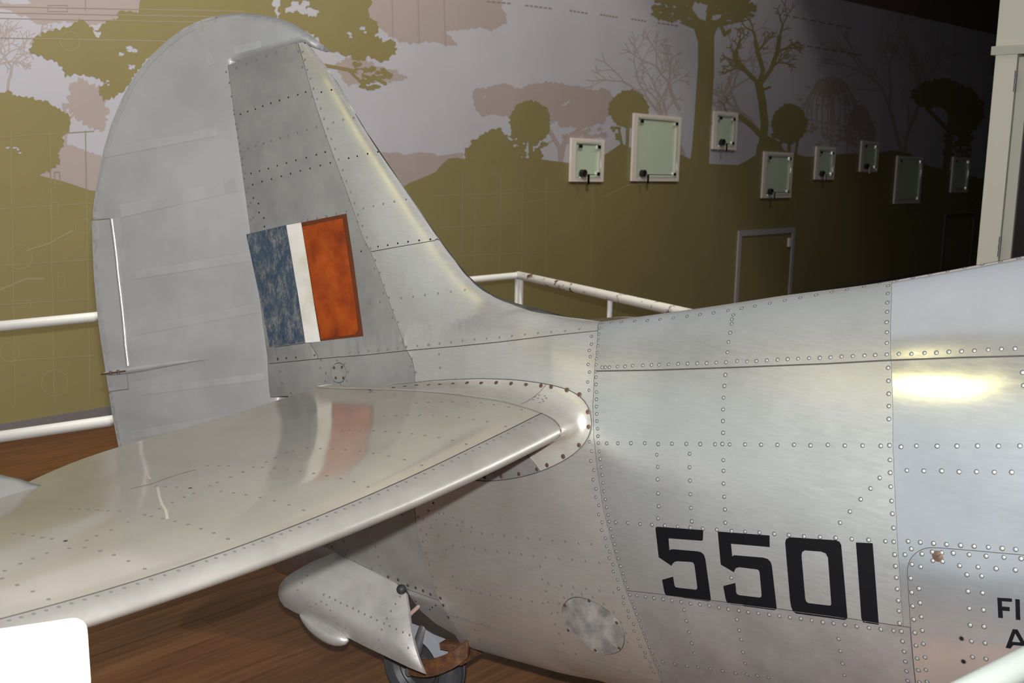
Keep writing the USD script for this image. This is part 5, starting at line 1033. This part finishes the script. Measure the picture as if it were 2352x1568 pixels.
# screws round the fillet edge
def on_fillet(px):
    g = G.reshape(-1, 3); d = g - CAM; z = d @ FWD; q = np.stack([IMW / 2 + FPX * (d @ RIGHT) / z, IMH / 2 - FPX * (d @ UP) / z], 1); pos, nr = [], []
    for p in np.array(px, float):
        e = np.linalg.norm(q - p, axis=1) + (z > z.min() + 2) * 1e3; i = int(np.argmin(e)); a, b = divmod(i, G.shape[1]); a0, b0 = min(max(a, 1), len(G) - 2), min(max(b, 1), G.shape[1] - 2)
        n = np.cross(G[a0 + 1, b0] - G[a0 - 1, b0], G[a0, b0 + 1] - G[a0, b0 - 1]); n /= np.linalg.norm(n); n = n if n @ (CAM - g[i]) > 0 else -n
        d_ = ray(p); t = ((g[i] - CAM) @ n) / (d_ @ n); pos.append(CAM + t * d_); nr.append(n)
    return np.array(pos), np.array(nr)
screws = []
for p in (Z2c([(828, 1372), (904, 1360), (978, 1344), (1051, 1337), (1131, 1329), (1210, 1320), (1289, 1311), (1369, 1304), (1452, 1301), (1530, 1297), (1623, 1291), (1718, 1287), (1817, 1286), (1919, 1286), (2022, 1291), (2126, 1296), (2228, 1306), (2298, 1314)]), Z3a([(906, 1336), (992, 1367), (1052, 1487)]), Z4([(1056, 540), (990, 666), (881, 744), (769, 804), (700, 832), (575, 865), (453, 881), (337, 885)])):
    add(screws, p, .0046, on_fillet, .0005)
add(flush, Z3a([(686, 1385), (716, 1372), (678, 1403), (708, 1393), (672, 1402), (754, 1378), (738, 1402), (765, 1392), (720, 1422), (745, 1415)]), .0026, on_fillet, .0003)
add(screws, Z7([(1509, 476)]), .0082); add(screws, Z2c([(804, 1183), (858, 1179), (815, 1253), (868, 1253), (416, 1122), (476, 1114), (542, 1110), (606, 1104), (668, 1098)]), .0036, None, .0017)
add(screws, Z5([(1327, 858), (1118, 899), (1147, 1112), (1380, 1283), (1585, 1266), (1565, 1048)]), .0034, None, .0014); add(screws, Z3d([(1187, 774), (1262, 818), (1322, 836), (1380, 858), (1438, 886), (1513, 915), (1535, 970), (1575, 1062), (1110, 752)]), .0036)
for k, (p, n, r) in enumerate(screws):
    a = RNG.uniform(0, np.pi); x = np.cross(n, FZ); x /= np.linalg.norm(x); y = np.cross(n, x); d = x * math.cos(a) + y * math.sin(a)
    V, F, _g = disc_mesh(r, True); V[:, 2] *= .8
    sc_ = part(PLANE, "screw", (orient(p, n, V), F), SCREW, smooth=True); part(sc_, "slot", box3(p + n * r * .25, d, np.cross(n, d), n, r * 1.9, r * .3, r * .12), SLOT, smooth=False)
def scatter(lst, name, m, dome, most, stuff):
    px = [(-(r / max((p - CAM) @ FWD, .1)), i) for i, (p, n, r) in enumerate(lst)]; px.sort(); keep = sorted(i for _, i in px[:most]); rest = sorted(i for _, i in px[most:])
    for i in keep:
        p, n, r = lst[i]; V, F, g = disc_mesh(r, dome); part(PLANE, name, (orient(p, n, V), F), m, smooth=True, grime=g)
    if rest:
        Vs, Fs, Gs, o = [], [], [], 0
        for i in rest:
            p, n, r = lst[i]; V, F, g = disc_mesh(r, dome); Vs.append(orient(p, n, V)); Fs.append(F + o); Gs.append(g); o += len(V)
        part(PLANE, stuff, (np.vstack(Vs), np.vstack(Fs)), m, smooth=True, kind="stuff", grime=np.concatenate(Gs))
scatter(domes, "rivet", RIVET, True, 300, "rivet_rows")
scatter(flush + stabf, "flush_rivet", FLUSH, False, 150, "flush_rivet_rows")
scatter(holes, "rivet_hole", HOLE, False, 80, "rivet_hole_rows")
dv = []
for p in Z3d([(615, 888), (660, 908), (704, 929), (745, 952), (795, 974), (840, 994), (884, 1017), (930, 1040), (979, 1062), (1025, 1085), (1080, 1110), (1122, 1130), (1174, 1153), (1224, 1178), (1275, 1200), (555, 958), (597, 940), (638, 965), (516, 976), (480, 994), (668, 1008), (697, 1058), (724, 1108), (1200, 905), (1166, 962), (1132, 1016), (1101, 1072), (1062, 1158), (1040, 1233), (1036, 1297), (783, 1143), (525, 692), (488, 742), (448, 797), (415, 852), (1265, 1298), (868, 1230), (910, 1252)]):
    x = on_plane(p, h0[0], DN) - h0[0]; q = np.array([[x @ hd, x @ DV]])
    for _ in range(3):
        b = door_surf(q)[0]; x = on_plane(p, h0[0] + DN * b, DN) - h0[0]; q = np.array([[x @ hd, x @ DV]])
    V, F, g = disc_mesh(.0031, False); dv.append((orient(h0[0] + x + DN * .0004, DN, V), F, g))
for V, F, g in dv: part(DOOR, "flush_rivet", (V, F), FLUSH, smooth=True, grime=g)
# dark joints on the fillet and round its rim
def normals_of(i): 
    i0 = min(max(i, 1), len(G) - 2); g = np.cross(G[i0 + 1] - G[i0 - 1], np.gradient(G[i0], axis=0)); g /= np.linalg.norm(g, axis=1, keepdims=True); return np.where((g @ -FY > 0)[:, None], g, -g)
for i in (ka, kb): groove(G[i] + normals_of(i) * .0008, normals_of(i), .0022)
groove(A + _n * .0002, _n, .0022); 
_ni = np.cross(np.gradient(inner, axis=0), np.tile(FY, (len(inner), 1))); _ni /= np.linalg.norm(_ni, axis=1, keepdims=True); _ni = np.where((np.einsum("ij,ij->i", _ni, inner - air(-.3, -.23, .36)) > 0)[:, None], _ni, -_ni)
groove(inner + _ni * .0012 - FY * .0012, _ni, .0032)
SCUFF = plain("pale_scuff", (.40, .37, .31), .6)
def stab_line(px, wd, m, nm):
    q = cast_stab(densify(np.array(px, float), 9)); p, n_ = stab_surf(q); groove(p, n_, wd, nm, m)
stab_line([(362, 1118), (366, 1140), (372, 1158), (381, 1172), (385, 1192)], .006, SCUFF, "scuff_mark"); stab_line([(337, 1086), (340, 1094), (346, 1101)], .006, SCUFF, "scuff_mark")
stab_line([(300, 1122), (345, 1112), (400, 1092), (450, 1078)], .003, plain("dull_scratch", (.20, .20, .19), .6, .4), "scratch_mark")
# ------------------------------------------------------------------ in the foreground: information board and barrier rail
def at_depth(px, z): d = ray(np.array(px, float)); return CAM + d * (z / (d @ FWD))
b0 = at_depth((196, 1418), 1.0); bdir = at_depth((0, 1447), .97) - b0; bdir[2] = 0; bdir /= np.linalg.norm(bdir); bn = np.cross(bdir, Z3); bn = bn if bn @ (CAM - b0) > 0 else -bn
tilt = math.radians(38); bup = Z3 * math.cos(tilt) - bn * math.sin(tilt); bnn = np.cross(bdir, bup); bnn = bnn if bnn @ bn > 0 else -bnn
W_, H_ = .52, .34; rr = .012
shape = shapely.box(rr, -H_ + rr, W_ - rr, -rr).buffer(rr, quad_segs=6); bm = trimesh.creation.extrude_polygon(shape, .012, engine="earcut")
Tm = np.eye(4); Tm[:3, 0], Tm[:3, 1], Tm[:3, 2], Tm[:3, 3] = bdir, bup, np.cross(bdir, bup), b0
bm.apply_transform(Tm); bc = b0 + bdir * W_ / 2 - bup * H_ / 2
ib = thing("information_board", "blank white information board in the bottom left corner, seen over its top edge", "sign board", (bc[0], bc[1], 0))
part(ib, "board", bm, BOARD_WHITE, smooth=30)
st_ = bc - np.cross(bdir, bup) * .02; part(ib, "post", tube([[bc[0], bc[1], .0], [bc[0], bc[1], bc[2] - .03]], .022, 16), STEEL); part(ib, "foot", box3([bc[0], bc[1], .008], bdir, bn, Z3, .36, .30, .016), STEEL, smooth=False)
q0, q1 = at_z((2195, 1568), 1.08), at_z((2352, 1489), 1.08); qd = (q1 - q0) / np.linalg.norm(q1 - q0); rr = .024; sh = np.cross(qd, FWD); sh /= np.linalg.norm(sh); sh = sh if sh[2] < 0 else -sh
q0, q1 = q0 + sh * rr, q1 + sh * rr; e = q1 + qd * .02
br = thing("barrier_rail", "pale green round barrier rail in the bottom right corner, in front of the access hatch", "railing", (q0[0], q0[1], 0))
bend = [e + qd * .05 * math.sin(a) - Z3 * .05 * (1 - math.cos(a)) for a in np.linspace(0, np.pi / 2, 7)]
part(br, "rail", tube([q0 - qd * 1.3, q0, q1] + bend, rr, 20), RAIL_GREEN); part(br, "post", tube([bend[-1], at_xy(bend[-1], 0)], rr, 18), RAIL_GREEN); part(br, "post", tube([q0 - qd * 1.27, at_xy(q0 - qd * 1.27, 0)], rr, 18), RAIL_GREEN)
